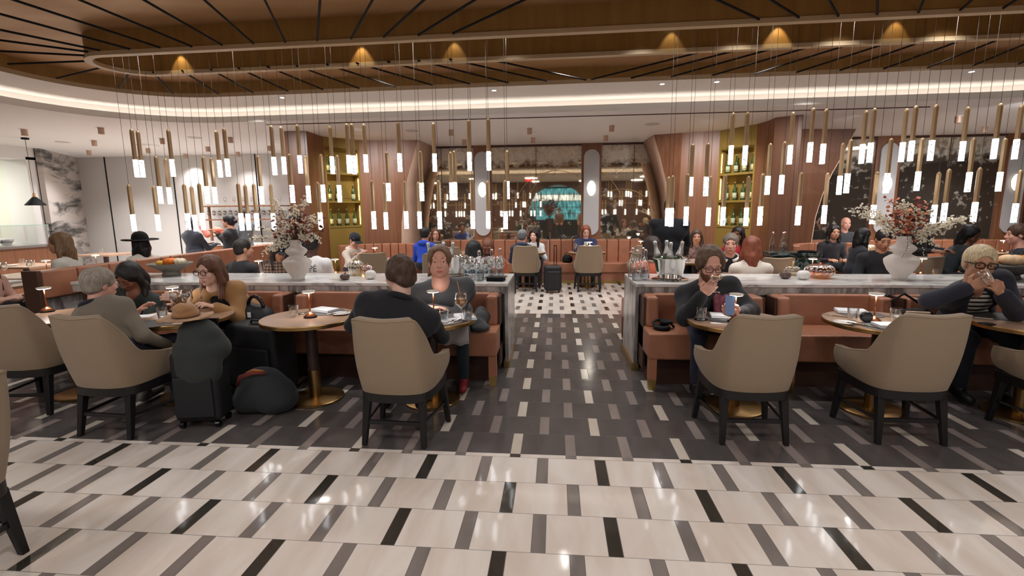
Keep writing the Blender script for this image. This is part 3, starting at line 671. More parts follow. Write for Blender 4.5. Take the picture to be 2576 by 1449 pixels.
p, q = G(670, 313, CZ), G(2350, 265, CZ)
o = MB().box(p.x, q.x, p.y-.01, p.y+.01, CZ-.012, CZ).build('ceiling_track', M_leather_dk); tag(o, 'long thin dark track line on the white ceiling beyond the pendants', 'ceiling track')
vt = W(390, 365, 10.4); o = MB().lathe([(.0, -.02), (.2, -.03), (.22, 0)], n=28).build('ceiling_diffuser', M_white, loc=(vt.x, 10.2, CZ)); tag(o, 'round white air diffuser on the ceiling over the left dining room', 'air diffuser')
# slim black cable cover hanging on the grey wall, and the kitchen pendant
kp = W(88, 505, 8.9)
t = thing('pendant_lamp', 'black conical pendant lamp hanging in front of the kitchen opening', 'pendant lamp', kp)
m_ = MB(); m_.lathe([(.165, -.09), (.16, -.075), (.045, .06), (.03, .075), (0, .077)], n=24); m_.build('lamp_shade', M_black, t, smooth=True)
MB().cyl((0, 0, .075), (0, 0, .15), .025, .02, 12).build('wood_cap', M_cork, t); MB().cyl((0, 0, .14), (0, 0, CZ-kp.z), .004, n=6).build('cord', M_black, t)
MB().cyl((0, 0, CZ-kp.z-.03), (0, 0, CZ-kp.z), .06).build('canopy', M_black, t)
light('POINT', (kp.x, kp.y, kp.z-.12), 3, .05)
niche('left', L_AB[0], L_AB[1], Ls, Lt, 'tall olive gold bottle niche with three lit shelves in the left curved wall', 'left', {(1, 2), (2, 2)})
niche('right', R_AB[0], R_AB[1], Rs, Rt, 'tall olive gold bottle niche with three lit shelves in the right curved wall', 'right', set())
# ================================================================== FURNITURE
def lerp(a, b, t): return tuple(x+(y-x)*t for x, y in zip(a, b))
def make_chair():
    t = thing('dining_chair', 'chair', 'chair')
    cols = [((.272, .26, .425), (.283, .262, .585)), ((.28, .12, .405), (.294, .10, .60)), ((.278, -.02, .397), (.288, -.04, .632)), ((.27, -.09, .393), (.277, -.12, .662)),
            ((.257, -.15, .392), (.255, -.20, .80)), ((.235, -.195, .392), (.228, -.285, .915)), ((.195, -.228, .392), (.195, -.325, .942)), ((.10, -.252, .39), (.10, -.348, .938)), ((0, -.258, .39), (0, -.354, .933))]
    cols = cols + [((-b[0], b[1], b[2]), (-c[0], c[1], c[2])) for b, c in cols[-2::-1]]
    # refine along the rim
    fine = []
    for i in range(len(cols)-1):
        for k in range(5):
            t_ = k/5; row = []
            for w in (0, 1):
                p0, p1, p2, p3 = (Vector(cols[min(max(i+q, 0), len(cols)-1)][w]) for q in (-1, 0, 1, 2))
                row.append(tuple(.5*((2*p1)+(p2-p0)*t_+(2*p0-5*p1+4*p2-p3)*t_*t_+(3*p1-p0-3*p2+p3)*t_**3)))
            fine.append(tuple(row))
    fine.append(cols[-1])
    nz = 8; vs, fs = [], []; n = len(fine)
    for b, c in fine:
        for j in range(nz+1):
            u = j/nz; p = lerp(b, c, u); bl = .012*math.sin(math.pi*u); L = math.hypot(p[0], p[1]) or 1
            shr = .045*(1-u)**3 if True else 0
            vs.append((p[0]*(1-shr)+p[0]/L*bl, p[1]*(1-shr)+p[1]/L*bl, p[2]))
    for i in range(n-1):
        for j in range(nz): fs.append((i*(nz+1)+j, (i+1)*(nz+1)+j, (i+1)*(nz+1)+j+1, i*(nz+1)+j+1))
    m_ = MB(); m_.add(vs, fs); o = m_.build('shell', M_beige, t, smooth=True)
    sd = o.modifiers.new('s', 'SOLIDIFY'); sd.thickness = .05; sd.offset = 1; sd.use_even_offset = False
    bv = o.modifiers.new('b', 'BEVEL'); bv.width = .014; bv.segments = 3; bv.limit_method = 'ANGLE'; bv.angle_limit = RAD(50)
    rim = [(c[0]*.985, c[1]*.985, c[2]) for b, c in fine]
    MB().tube([(p[0]*1.012, p[1]*1.012, p[2]-.008) for p in rim], .0045, 6).build('piping', M_beige_pipe, t, smooth=True)
    seat = [(.235, .275), (.245, .0), (.22, -.12), (.16, -.18), (0, -.20), (-.16, -.18), (-.22, -.12), (-.245, .0), (-.235, .275)]
    MB().prism(seat, .395, .50).build('seat', M_beige, t, bevel=.03, seg=3)
    ap = [(b[0]*.955, b[1]*.955) for b, c in fine]; ap = [(p[0], p[1]) for p in ap] + [(-.245, .255), (.245, .255)][0:0]
    MB().prism(ap, .325, .402).build('seat_frame', M_black_wood, t, bevel=.006)
    for sx in (-1, 1):
        for yb, yt, xb, xt in ((-.222, -.165, .2175, .20), (.225, .20, .272, .235)):
            m_ = MB(); h = .027; g = .017
            m_.box(sx*xb-g, sx*xb+g, yb-g, yb+g, 0, .345, top=(sx*xt-h, sx*xt+h, yt-h, yt+h)); m_.build('leg', M_black_wood, t, bevel=.005)
    z = .165
    m_ = MB(); m_.box(-.2, .2, -.205, -.185, z-.014, z+.014); m_.build('stretcher', M_black_wood, t)
    for sx in (-1, 1):
        m_ = MB(); m_.tube([(sx*.208, -.195, z), (sx*.252, .212, z)], .012, 6); m_.build('stretcher', M_black_wood, t)
    return t
chair0 = make_chair(); ch_used = [False]
def chair(x, y, rot, label, group=None):
    if not ch_used[0]:
        ch_used[0] = True; chair0.location = (x, y, 0); chair0.rotation_euler = (0, 0, RAD(rot)); chair0['label'] = label; chair0['group'] = group or 'beige dining chairs'; return chair0
    return dup(chair0, (x, y, 0), rot, label, group or 'beige dining chairs')
FG = 'front row beige dining chairs'
chair(-1.115, 3.345, -3, 'beige chair in front row that the man in black is sitting in', FG)
chair(-3.30, 3.33, -4, 'beige chair in front row that the grey haired man is sitting in', FG)
chair(-4.40, 3.66, 6, 'beige chair left of the grey haired man, cut by the left edge', FG)
chair(1.375, 3.545, 2, 'empty beige chair in front row facing the bearded man', FG)
chair(2.455, 3.625, 1, 'empty beige chair in front row, second from the right edge', FG)
chair(3.61, 3.65, 2, 'beige chair in front row cut by the right edge of the photo', FG)
chair(-2.815, 1.72, 88, 'nearest beige chair, cut off at the lower left corner', FG)

def make_table():
    t = thing('round_table', 'table', 'table')
    m_ = MB(); m_.lathe([(0, .705), (.39, .705), (.4, .71), (.4, .735)], n=48); m_.lathe([(.4, .735), (.398, .7405), (0, .7405)], n=48); m_.build('edge_band', M_brass, t, smooth=30)
    MB().lathe([(.396, .739), (.394, .742), (0, .742)], n=48).build('tabletop', M_table, t)
    MB().cyl((0, 0, .27), (0, 0, .706), .048, n=24).build('column', M_tablecol, t, smooth=40)
    MB().cyl((0, 0, .02), (0, 0, .27), .053, n=24).build('column_sleeve', M_brass, t, smooth=40)
    MB().lathe([(0, 0), (.236, 0), (.24, .004), (.24, .016), (.225, .022), (0, .026)], n=40).build('base', M_brass, t, smooth=30)
    return t
tab0 = make_table(); tab_used = [False]
def table(x, y, label, group, rot=0):
    if not tab_used[0]:
        tab_used[0] = True; tab0.location = (x, y, 0); tab0['label'] = label; tab0['group'] = group; return tab0
    return dup(tab0, (x, y, 0), rot, label, group)
TZ = .742
FT = 'front row round tables'
table(-2.12, 3.96, 'empty round table with napkin and lamp beside the black luggage', FT)
table(-1.07, 3.98, 'round table between the man in black and the woman in grey', FT)
table(-3.27, 3.93, 'round table in front of the grey haired man', FT)
table(-4.36, 3.96, 'leftmost round table in the front row, mostly behind chairs', FT)
table(1.47, 4.0, 'round table of the bearded man with a glass of water', FT)
table(2.57, 4.02, 'round table set with two empty tumblers and a black round lamp', FT)
table(3.66, 3.99, 'round table of the woman in navy at the right edge', FT)

# ------------------------------------------------------------ banquettes, counters
def bench(x0, x1, y, rot, label, group, ends=(False, False)):
    """front edge of the seat at local y = 0, back towards +y"""
    c = (x0+x1)/2; h = (x1-x0)/2
    t = thing('banquette', label, 'bench', (c, y, 0), rot, group)
    MB().box(-h, h, 0, .56, .285, .53).build('seat', M_leather, t, bevel=.022, seg=3)
    w = .135
    m_ = MB(); m_.box(-h+w-.02, h-w+.02, .42, .555, .50, .815, top=(-h+w-.02, h-w+.02, .47, .555)); m_.build('backrest', M_leather, t, bevel=.02, seg=3)
    for sx in (-1, 1):
        m_ = MB(); a, b = (h-w, h-.022) if sx > 0 else (-h+.022, -h+w)
        m_.box(a, b, .27, .55, .52, .812, top=(a, b, .31, .55)); m_.build('wing', M_leather, t, bevel=.03, seg=3)
        a, b = (h-.02, h) if sx > 0 else (-h, -h+.02)
        m_ = MB(); m_.box(a, b, .30, .555, .10, .80, top=(a, b, .335, .555)); m_.build('fin', M_leather_dk, t)
    MB().box(-h+.04, h-.04, .18, .54, .0, .29).build('base', M_leather_dk, t)
    for sx in (-1, 1):
        g = MB(); x = sx*(h-.04)
        lg = MB().box(x-.036, x+.036, .004, .07, .10, .29).build('leg', M_leather, t)
        MB().box(x-.03, x+.03, .01, .064, 0, .10, top=(x-.036, x+.036, .004, .07)).build('leg_tip', M_gold, lg)
    return t
bl = [(-1.605, -.545), (-2.66, -1.685), (-3.80, -2.75), (-4.95, -3.89)]
br = [(.84, 1.955), (2.04, 3.09), (3.17, 4.25), (4.33, 5.4)]
nl = ['front banquette of the woman in grey, nearest the aisle on the left', 'front banquette behind the empty round table', 'front banquette of the woman with glasses and tan coat', 'front banquette of the dark haired woman, farthest left']
nr = ['front banquette of the bearded man, nearest the aisle on the right', 'front banquette behind the table with two empty tumblers', 'front banquette of the woman in navy', 'front banquette cut by the right edge of the photo']
for (a, b), l in zip(bl+br, nl+nr): bench(a, b, 4.34, 0, l, 'front row banquettes')
for i, (a, b) in enumerate(bl+br): bench(a, b, 6.24, 180, ('rear side banquette of the left counter, %s from the aisle' if i < 4 else 'rear side banquette of the right counter, %s from the aisle') % ('first', 'second', 'third', 'fourth')[i % 4], 'rear side banquettes')
def counter(x0, x1, end, label):
    t = thing('marble_counter', label, 'counter', (0, 5.285, 0))
    MB().box(x0, x1, -.40, .40, .868, .90).build('countertop', M_marble, t, bevel=.004)
    MB().box(x0+.003, x1-.003, -.385, .385, .79, .868).build('apron', M_marble_side, t)
    MB().box(x0+.1, x1-.1, -.375, .375, .06, .79).build('core', M_leather_dk, t)
    a, b = (x1-.035, x1) if end > 0 else (x0, x0+.035)
    MB().box(a, b, -.40, .40, .075, .8675).build('end_panel', M_marble_side, t)
    MB().box(a-.02, b+.004 if end > 0 else b+.02, -.38, .38, 0, .075).build('plinth', M_gold, t)
    return t
counter(-5.36, -.485, 1, 'long white marble counter left of the aisle, with vase and glass pumpkins')
counter(.795, 7.2, -1, 'long white marble counter right of the aisle, with champagne bucket and vase')
# partition booth running to the back on the left
t = thing('booth_bench', 'tall orange brown leather booth back running away along the left of the room', 'booth', (-5.5, 4.66, 0))
L = 4.45
MB().box(-.10, .0, .02, L, .0, .74).build('marble_face', M_marble_side, t)
for i in range(11):
    y0 = .02+i*L/11; MB().box(-.13, .045, y0+.004, y0+L/11-.004, .74, 1.04).build('back_cushion', M_leather, t, bevel=.02)
MB().box(-.14, .05, -.03, .02, 0, 1.05).build('end_panel', M_leather_dk, t, bevel=.01)
MB().box(-.62, -.12, .02, L, .28, .5).build('seat', M_leather, t, bevel=.02)
# long channel-tufted bench along the mirror wall
def wall_bench(x0, x1, y, top, label, nm=None, pitch=.26):
    t = thing('wall_banquette', label, 'bench', ((x0+x1)/2, y, 0)); h = (x1-x0)/2
    MB().box(-h, h, -.52, 0, .25, .46).build('seat', M_leather, t, bevel=.02)
    MB().box(-h, h, -.48, 0, .07, .25).build('seat_front', M_leather, t); MB().box(-h, h, -.46, 0, 0, .07).build('kick', M_gold, t)
    n = int((x1-x0)/pitch); p = (x1-x0)/n
    for i in range(n): MB().box(-h+i*p+.003, -h+(i+1)*p-.003, -.13, -.005, .44, top).build('back_channel', M_leather, t, bevel=.025)
    return t
wall_bench(-2.75, 1.95, 11.44, .965, 'long channelled brown leather banquette under the central mirror')
wall_bench(5.3, 12.0, 11.35, .93, 'long channelled brown leather banquette under the right mirror')
def curved_booth(cx, cy, r, a0, a1, top, label):
    t = thing('curved_booth', label, 'bench', (cx, cy, 0)); n = max(4, int((a1-a0)/9))
    for i in range(n):
        p = []
        for rr in (r, r-.12):
            for k in range(3):
                a = RAD(a0+(a1-a0)*(i+.02+.96*k/2)/n); p.append((rr*math.cos(a), rr*math.sin(a)))
        MB().prism(p[:3]+p[5:2:-1], .42, top).build('back_channel', M_leather, t, bevel=.02)
    p = [(( r-.1)*math.cos(RAD(a0+(a1-a0)*k/16)), (r-.1)*math.sin(RAD(a0+(a1-a0)*k/16))) for k in range(17)]; q = [((r-.55)*math.cos(RAD(a0+(a1-a0)*k/16)), (r-.55)*math.sin(RAD(a0+(a1-a0)*k/16))) for k in range(17)]
    MB().prism(p+q[::-1], .0, .46).build('seat', M_leather, t)
    return t
curved_booth(-3.35, 8.9, 1.2, 60, 150, .98, 'curved brown leather booth by the left bottle niche, seat of the man in hoodie')
curved_booth(5.2, 8.95, 1.0, 62, 172, .97, 'curved brown leather booth in front of the right dark timber wall')
# dark green marble stand with bottles at the right pier
t = thing('service_stand', 'dark green marble service stand before the right timber pier', 'stand', (3.75, 8.25, 0)); MB().box(-.36, .42, -.22, .22, .88, .93).build('top', M_marble_green, t); MB().box(-.34, .40, -.2, .2, 0, .88).build('body', M_marble_green, t)

# rear dining: chairs and tables beyond the counters
RG = 'rear beige dining chairs'
for x, y, r, l in ((-.605, 9.97, 0, 'rear beige chair that the grey haired man in navy sits in'), (.665, 9.97, 0, 'empty rear beige chair before the red haired woman'), (-2.1, 9.72, 0, 'rear beige chair that the man in blue hoodie sits in'), (-1.98, 8.2, 0, 'rear beige chair behind the bottles of the left ice bucket'),
                   (1.75, 9.9, 0, 'rear beige chair by the wall bench, just right of the aisle'), (1.50, 8.2, -12, 'rear beige chair right behind the clear water bottles'), (3.13, 7.45, 180, 'rear beige chair with its back to us, before the dark green marble stand'), (-3.25, 8.35, 25, 'rear beige chair before the man in cream hoodie'), (5.2, 7.6, 0, 'rear beige chair right of the tall white vase with orange flowers'), (5.62, 9.6, 0, 'rear beige chair far right by the leaning woman')):
    chair(x, y, r if r != 180 else 0, l, RG)
RT = 'rear round tables'
for x, y, l in ((-.62, 10.55, 'rear round table of the couple under the mirror'), (.66, 10.55, 'rear round table of the red haired woman'), (1.95, 10.5, 'rear round table at the right end of the central wall bench'), (-2.1, 10.5, 'rear round table of the woman in stripes and man in blue'),
                (-3.3, 8.95, 'rear round table of the man in cream hoodie'), (-1.1, 6.75, 'round table of the bald man in orange'), (-3.1, 6.75, 'round table of the man in white shirt behind the left vase'), (-4.25, 6.75, 'round table of the man in black and the woman in cap'),
                (2.4, 8.65, 'rear round table of the person in patterned top behind the champagne bucket'), (2.5, 6.8, 'round table of the man with white collar'), (3.42, 6.8, 'round table behind the large amber pumpkin'), (4.55, 6.8, 'round table of the dark haired man behind the right vase'), (5.6, 9.0, 'rear round table by the curved right booth'), (6.9, 10.45, 'rear round table before the right wall banquette'), (8.6, 10.4, 'farthest right rear table, before the right wall banquette')):
    table(x, y, l, RT)
LT = 'left dining room tables'
def rtable(x, y, w, d, l):
    t = thing('dining_table', l, 'table', (x, y, 0), 0, LT)
    MB().box(-w/2, w/2, -d/2, d/2, .71, .745).build('tabletop', M_table, t, bevel=.004); MB().cyl((0, 0, .03), (0, 0, .71), .05).build('column', M_tablecol, t); MB().cyl((0, 0, 0), (0, 0, .03), .25, n=28).build('base', M_brass, t)
rtable(-7.3, 5.72, .95, .8, 'nearest table of the left dining room'); rtable(-7.95, 6.62, .95, .8, 'table of the left dining room with wine glasses'); rtable(-7.65, 7.5, .9, .7, 'table of the left dining room with a lamp, behind the blonde woman'); rtable(-9.6, 8.0, 1.0, .75, 'far table of the left dining room before the kitchen'); rtable(-10.35, 10.35, .9, .75, 'farthest table of the left dining room by the marble wall')

# ------------------------------------------------------------ pendants
pend = thing('pendant_light', 'x', 'pendant light', (0, 0, -5), 0, 'pendants')
LB, LC, RB = .335, .192, .021
MB().lathe([(.022, LC), (.0225, LC+.01), (.0225, LC+LB-.03), (.018, LC+LB-.015), (.006, LC+LB)], n=6).build('brass_tube', M_brass_tube, pend)
cr_ = MB(); cr_.cyl((0, 0, 0), (0, 0, LC), .0245, n=12); cr_.build('crystal', M_crystal, pend, smooth=40)
wire0 = MB().cyl((0, 0, LC+LB-.01), (0, 0, 1), .0028, n=5)
H_ = [(345.7, 445.8), (360.5, 445.8), (436.7, 444.3), (555.4, 446), (575, 444), (692, 440.5), (716.5, 438.4), (756.8, 436), (837.5, 437.5), (879.4, 436), (891.8, 437.8), (921.8, 433.4), (1006.7, 431.6), (1094.2, 431.6), (1181.8, 429.5), (1230, 428.6), (1837, 414), (1872.5, 415.3), (1985.2, 413.2), (2035.3, 408.2), (2067.4, 412.6), (2165.9, 411.7), (2186.4, 408.7), (2266.2, 407.3), (2289, 405.2), (2338.9, 404.3), (2417, 405.2), (2498, 399.8), (2551, 400.4)]
M_ = [(406, 512.6), (429, 513.5), (523.7, 511.7), (543, 512.3), (659.6, 513), (737.2, 510.5), (777.6, 510.5), (814.7, 508.8), (855.3, 508.8), (978.5, 505.8), (1061.9, 505.8), (1136.7, 503.7), (1145.5, 503.5), (1276.7, 500.7), (1736.6, 493.3), (1774.6, 493.3), (1929.2, 489.8), (1964.1, 488.3), (2109.5, 489.8), (2128.2, 485.9), (2227.6, 485.9), (2305, 480), (2432.7, 482.9), (2510, 481.5)]
L_ = [(338.8, 581.7), (400, 580.8), (475.3, 578.7), (493.4, 581.7), (512.7, 578.7), (609.7, 580), (626.6, 579.3), (648.3, 579.3), (690, 578.5), (807.9, 577.9), (941.7, 576.4), (972, 577.3), (1023, 575.5), (1056.5, 575.2), (1107, 576.4), (1190, 575.5), (1228.6, 575), (1272, 576.4), (1678, 568.4), (1687.7, 569.9), (1724.8, 567.5), (1780.6, 568), (1817.4, 567.5), (1875.5, 568.4), (1910.5, 567), (2005.7, 566.6), (2071.2, 563), (2193.5, 563.6), (2346.3, 562.5), (2371.5, 560), (2447.2, 558.6), (2548.7, 560)]
first = True
for nm, lst in (('highest', H_), ('middle', M_), ('lowest', L_)):
    zb = {'highest': 2.06, 'middle': 1.752, 'lowest': 1.444}[nm]
    for i, (px, py) in enumerate(lst):
        yy = 5.35 + (-.12, .1, 0, .13, -.06)[i % 5]
        p = W(px, py, yy); side = 'left' if px < 1400 else 'right'
        gl = [q for q in lst if (q[0] < 1400) == (px < 1400)]; r = sorted(gl).index((px, py))+1
        def ordn(k): return '%d%s' % (k, {1: 'st', 2: 'nd', 3: 'rd'}.get(k % 10 if k % 100 not in (11, 12, 13) else 0, 'th'))
        lb = 'crystal tipped pendant, %s from left in the %s tier of the %s cluster' % (ordn(r), nm, side)
        if first: o = pend; o.location = (p.x, yy, p.z); o['label'] = lb; first = False
        else: o = dup(pend, (p.x, yy, p.z), 0, lb)
        o['group'] = 'crystal pendants over the %s counter' % side
        top = 3.655-p.z
        MB().cyl((0, 0, LC+LB-.01), (0, 0, top), .0019, n=5).build('suspension_wire', mat('wire', (112, 106, 100), .7), o)
# ================================================================== DECOR AND TABLEWARE
CT = .90                                   # counter top height
class Proto:
    """builds a thing once, afterwards copies it with its parts"""
    def __init__(s, fn): s.fn = fn; s.o = None
    def __call__(s, p, label, group=None, rot=0):
        if s.o is None: s.o = s.fn(); o = s.o
        else: o = dup(s.o)
        o.location = p; o.rotation_euler = (0, 0, RAD(rot)); o['label'] = label
        if group: o['group'] = group
        elif 'group' in o.keys(): del o['group']
        return o
# ---- vases and their branches
def vase(p, label):
    t = thing('vase', label, 'vase', p); s = .98
    pr = [(0, 0), (.072, 0), (.074, .03), (.085, .05), (.125, .10), (.158, .165), (.168, .205), (.160, .222), (.12, .25), (.084, .268), (.082, .275), (.11, .30), (.126, .322), (.126, .334), (.11, .352), (.08, .372), (.066, .385), (.066, .45), (.058, .452), (.056, .40)]
    def ribs(a, z): return 1+.006*math.cos(60*a) if .06 < z < .2 else 1
    MB().lathe([(r*s*.92, z*s) for r, z in pr], n=120, rib=ribs).build('body', M_ceramic, t, smooth=True); return t
M_blossom = mat('cream_blossom', (246, 236, 214), .8, sheen=.2); M_twig = mat('brown_twig', (74, 52, 40), .8)
def arrangement(p, name_label, rays, leafc, seed):
    """rays: (dx, dz, dy, kind, droop)"""
    rnd = random.Random(seed); t = thing('flower_arrangement', name_label, 'flowers', p)
    tw, bl, lf = MB(), MB(), [MB() for _ in leafc]
    def blossom(c, r):
        for _ in range(rnd.randint(2, 4)):
            o = Vector((rnd.gauss(0, 1), rnd.gauss(0, 1), rnd.gauss(0, 1)))*r*.75; bl.ell(c+o, (r, r*.9, r*.75), 6)
    def leaf(c, r, k):
        R = Euler((rnd.uniform(-1, 1), rnd.uniform(-1, 1), rnd.uniform(0, 6))).to_matrix(); m = lf[k]
        pts = [Vector((r*math.cos(a)*.8, r*math.sin(a), .12*r*math.cos(2*a))) for a in np.linspace(0, 2*math.pi, 9)[:-1]]; vs = [c+R @ q for q in pts]+[c+R @ (q+Vector((0, 0, .001))) for q in pts]
        m.add(vs, [tuple(range(8)), tuple(range(15, 7, -1))])
    for dx, dz, dy, kind, droop in rays:
        n = 12; pts = []
        for i in range(n+1):
            u = i/n; pts.append(Vector((dx*u**1.15, dy*u, -.06+(dz+.06)*(1-(1-u)**1.6) - droop*u*u)))
        tw.tube(pts, [.0035*(1-.6*i/n) for i in range(n+1)], 5)
        L = max(.1, (Vector((dx, dy, dz))).length); N = int(L*(110 if kind == 'b' else 60))
        for _ in range(N):
            u = rnd.uniform(.22 if kind == 'b' else .15, 1)**.8; i = min(n-1, int(u*n)); c = pts[i].lerp(pts[i+1], u*n-i)
            c = c + Vector((rnd.gauss(0, 1), rnd.gauss(0, 1), rnd.gauss(0, 1)))*(.020 if kind == 'b' else .045)
            if kind == 'b':
                blossom(c, rnd.uniform(.0065, .0105))
                if rnd.random() < .18: tw.tube([pts[i], c], .0014, 4)
            else: leaf(c, rnd.uniform(.014, .026), rnd.randrange(len(leafc))); tw.tube([pts[i], c], .0012, 4)
    tw.build('stems', M_twig, t); o = bl.build('blossoms', M_blossom, t, smooth=True); o['kind'] = 'stuff'; o['label'] = 'cream white blossoms'
    for m, c in zip(lf, leafc): o = m.build('leaves', mat('leaf_%d' % (c[0]*7+c[1]), c, .7, var=.25, scale=30), t); o['kind'] = 'stuff'; o['label'] = 'russet red leaves'
    return t
VL = Vector((-2.83, 5.1, CT)); VR = Vector((3.49, 5.25, CT))
vase(VL, 'double bellied chalk white vase on the left counter'); vase(VR, 'double bellied chalk white vase on the right counter')
def at_px(px, py, Y, base): q = W(px, py, Y); return (q.x-base.x, q.z-base.z)
bL = VL+Vector((0, 0, .44)); bR = VR+Vector((0, 0, .44))
def rays_from(pts, base, kind, dr=0):
    out = []; r = random.Random(len(pts))
    for q in pts: px, py = q[:2]; x, z = at_px(px, py, base.y, base); dd = q[2] if len(q) > 2 else dr; out.append((x, z+dd, r.uniform(-.1, .1), kind, dd))
    return out
arrangement(bL, 'cream blossom branches with dark red leaves in the left vase',
    rays_from([(638, 598, .02), (652, 640, .16), (672, 632, .12), (690, 545), (700, 560), (770, 503), (742, 520), (690, 512), (812, 552), (806, 605, .1), (795, 600, .12), (765, 560), (730, 555), (650, 575), (780, 545), (720, 590, .04), (790, 580), (700, 590, .05)], bL, 'b')
    + rays_from([(715, 545), (760, 540), (800, 555), (695, 575), (775, 580), (745, 548), (735, 575), (820, 575), (770, 560), (705, 560)], bL, 'l'), [(112, 44, 38), (140, 62, 50), (86, 36, 32)], 3)
arrangement(bR, 'cream blossom branches with coral leaves in the right vase',
    rays_from([(2125, 535, .0), (2165, 520), (2200, 550), (2255, 512), (2275, 515), (2430, 552), (2395, 565, .02), (2370, 580, .03), (2345, 618, .14), (2335, 600, .1), (2310, 525), (2330, 535), (2260, 575), (2215, 560), (2290, 590, .04), (2235, 585, .04), (2300, 560), (2405, 558)], bR, 'b')
    + rays_from([(2290, 515), (2310, 508), (2330, 520), (2260, 530), (2230, 535), (2285, 545), (2270, 560), (2340, 560), (2245, 505), (2310, 545), (2325, 550), (2300, 575)], bR, 'l'), [(206, 112, 84), (150, 60, 48), (222, 150, 112)], 5)
t = thing('blossom_sprig', 'thin blossom sprig hanging down the front of the right vase', 'flowers', bR)
m_ = MB(); b2 = MB(); rnd = random.Random(4)
for s_ in (-.03, .05):
    pts = [Vector((s_+s_*1.5*u, -.085-.055*math.sin(2.6*u), .015-.22*u)) for u in np.linspace(0, 1, 9)]; m_.tube([Vector((s_*.6, -.03, .02))]+pts, .002, 5)
    for q in pts[1:]: b2.ell(q+Vector((rnd.gauss(0, .008), -.006, rnd.gauss(0, .006))), .0055, 6)
m_.build('stems', M_twig, t); o = b2.build('blossoms', M_blossom, t, smooth=True); o['kind'] = 'stuff'
fb = arrangement(Vector((-.35, -4.6, 1.25)), 'large red and orange bouquet behind the camera, seen in the central mirror', [(.28*math.cos(a)*u, .25+.22*v, .28*math.sin(a)*u, 'l' if k % 4 else 'b', .03) for k, (a, u, v) in enumerate([(k*1.1, .5+.5*((k*7) % 5)/4, ((k*3) % 4)/3) for k in range(22)])], [(190, 70, 46), (214, 120, 60), (120, 40, 36)], 8); fb.scale = (2.3, 2.3, 2.1)
t = thing('pedestal', 'dark pedestal of the bouquet behind the camera', 'pedestal', (-.35, -4.6, 0)); MB().cyl((0, 0, 0), (0, 0, 1.2), .3, .22, 24).build('body', M_leather_dk, t)
# ---- pumpkins
def pumpkin(p, r, h, n, m, stemm, label, hollow=False, stem=.03):
    t = thing('decorative_pumpkin', label, 'pumpkin', p, random.uniform(0, 90))
    pr = []
    for i in range(17):
        a = math.pi*(i/16); pr.append((max(.012 if i in (0, 16) else 0, r*(math.sin(a)**.62)), h*.5*(1-math.cos(a)*(1-.1*math.sin(a)))))
    pr[-1] = (.012, h*.93)
    MB().lathe(pr, n=n*8, rib=lambda a, z: 1-.10*abs(math.cos(n*a/2))**6).build('body', m, t, smooth=True)
    MB().tube([(0, 0, h*.92), (.004, 0, h*.98), (.012, 0, h+stem)], [r*.14, r*.10, r*.08], 8).build('stem', stemm, t, smooth=True); return t
M_goldglass = glass_material('gold_mercury_glass', (226, 214, 184), .22, .05); M_amberglass = glass_material('amber_ribbed_glass', (222, 164, 104), .16, .05)
M_darkpump = mat('speckled_brown_pumpkin', (92, 70, 66), .35, var=.3, scale=30); M_whitepump = mat('white_pumpkin', (226, 222, 218), .6, var=.06)
pumpkin(G(898, 693, CT), .095, .185, 12, M_goldglass, M_gold, 'tall ribbed gold glass pumpkin on the left counter')
pumpkin(G(868, 704, CT), .052, .07, 8, M_darkpump, M_twig, 'small dark brown pumpkin before the tall gold glass pumpkin')
pumpkin(G(925, 694, CT), .07, .13, 12, M_amberglass, M_copper, 'small amber glass pumpkin behind a white pumpkin on the left counter', stem=.012)
pumpkin(G(933, 702, CT), .06, .10, 9, M_whitepump, M_whitepump, 'small white pumpkin on the left counter')
pumpkin(G(1975, 701, CT), .056, .08, 8, M_darkpump, M_twig, 'small dark brown pumpkin on the right counter', stem=.01)
pumpkin(G(1992, 693, CT), .08, .11, 12, M_goldglass, M_gold, 'clear gold glass pumpkin with gilt stem on the right counter', stem=.05)
pumpkin(G(2020, 703, CT), .065, .095, 9, M_whitepump, M_whitepump, 'small white pumpkin on the right counter')
pumpkin(G(2060, 699, CT), .145, .15, 14, M_amberglass, M_copper, 'large squat amber glass pumpkin on the right counter', stem=.008)
# ---- table lamps
def mk_lamp():
    t = thing('table_lamp', 'x', 'table lamp')
    MB().lathe([(0, 0), (.054, 0), (.055, .012), (.05, .016)], n=28).build('base', M_black, t)
    MB().lathe([(.05, .016), (.03, .034), (.008, .052), (0, .054)], n=28).build('base_cone', M_copper, t, smooth=True)
    MB().cyl((0, 0, .045), (0, 0, .225), .0055, n=10).build('stem', M_copper, t, smooth=True)
    MB().lathe([(.012, .238), (.05, .232), (.056, .228), (.054, .222), (0, .222)][::-1], n=28).build('shade', mat('lamp_cap', (190, 176, 160), .4), t, smooth=40)
    MB().lathe([(0, .2145), (.044, .216), (.052, .2215)], n=28).build('diffuser', M_lampglow, t, smooth=True); return t
table_lamp = Proto(mk_lamp)
LG = 'copper stemmed table lamps'
def lamp(x, y, label, z=TZ, pw=.9):
    table_lamp((x, y, z), label, LG); light('POINT', (x, y, z+.20), pw, .03, (1, .97, .93))
lamp(-2.10, 3.93, 'copper table lamp on the empty round table with napkin'); lamp(-1.03, 3.98, 'copper table lamp in front of the woman in charcoal sweater')
lamp(-3.52, 4.14, 'copper table lamp on the grey haired person\'s table'); lamp(1.41, 3.90, 'copper table lamp before the bearded man'); lamp(2.48, 3.96, 'copper table lamp beside the black round lamp')
lamp(-4.72, 4.05, 'copper table lamp on the leftmost front table')
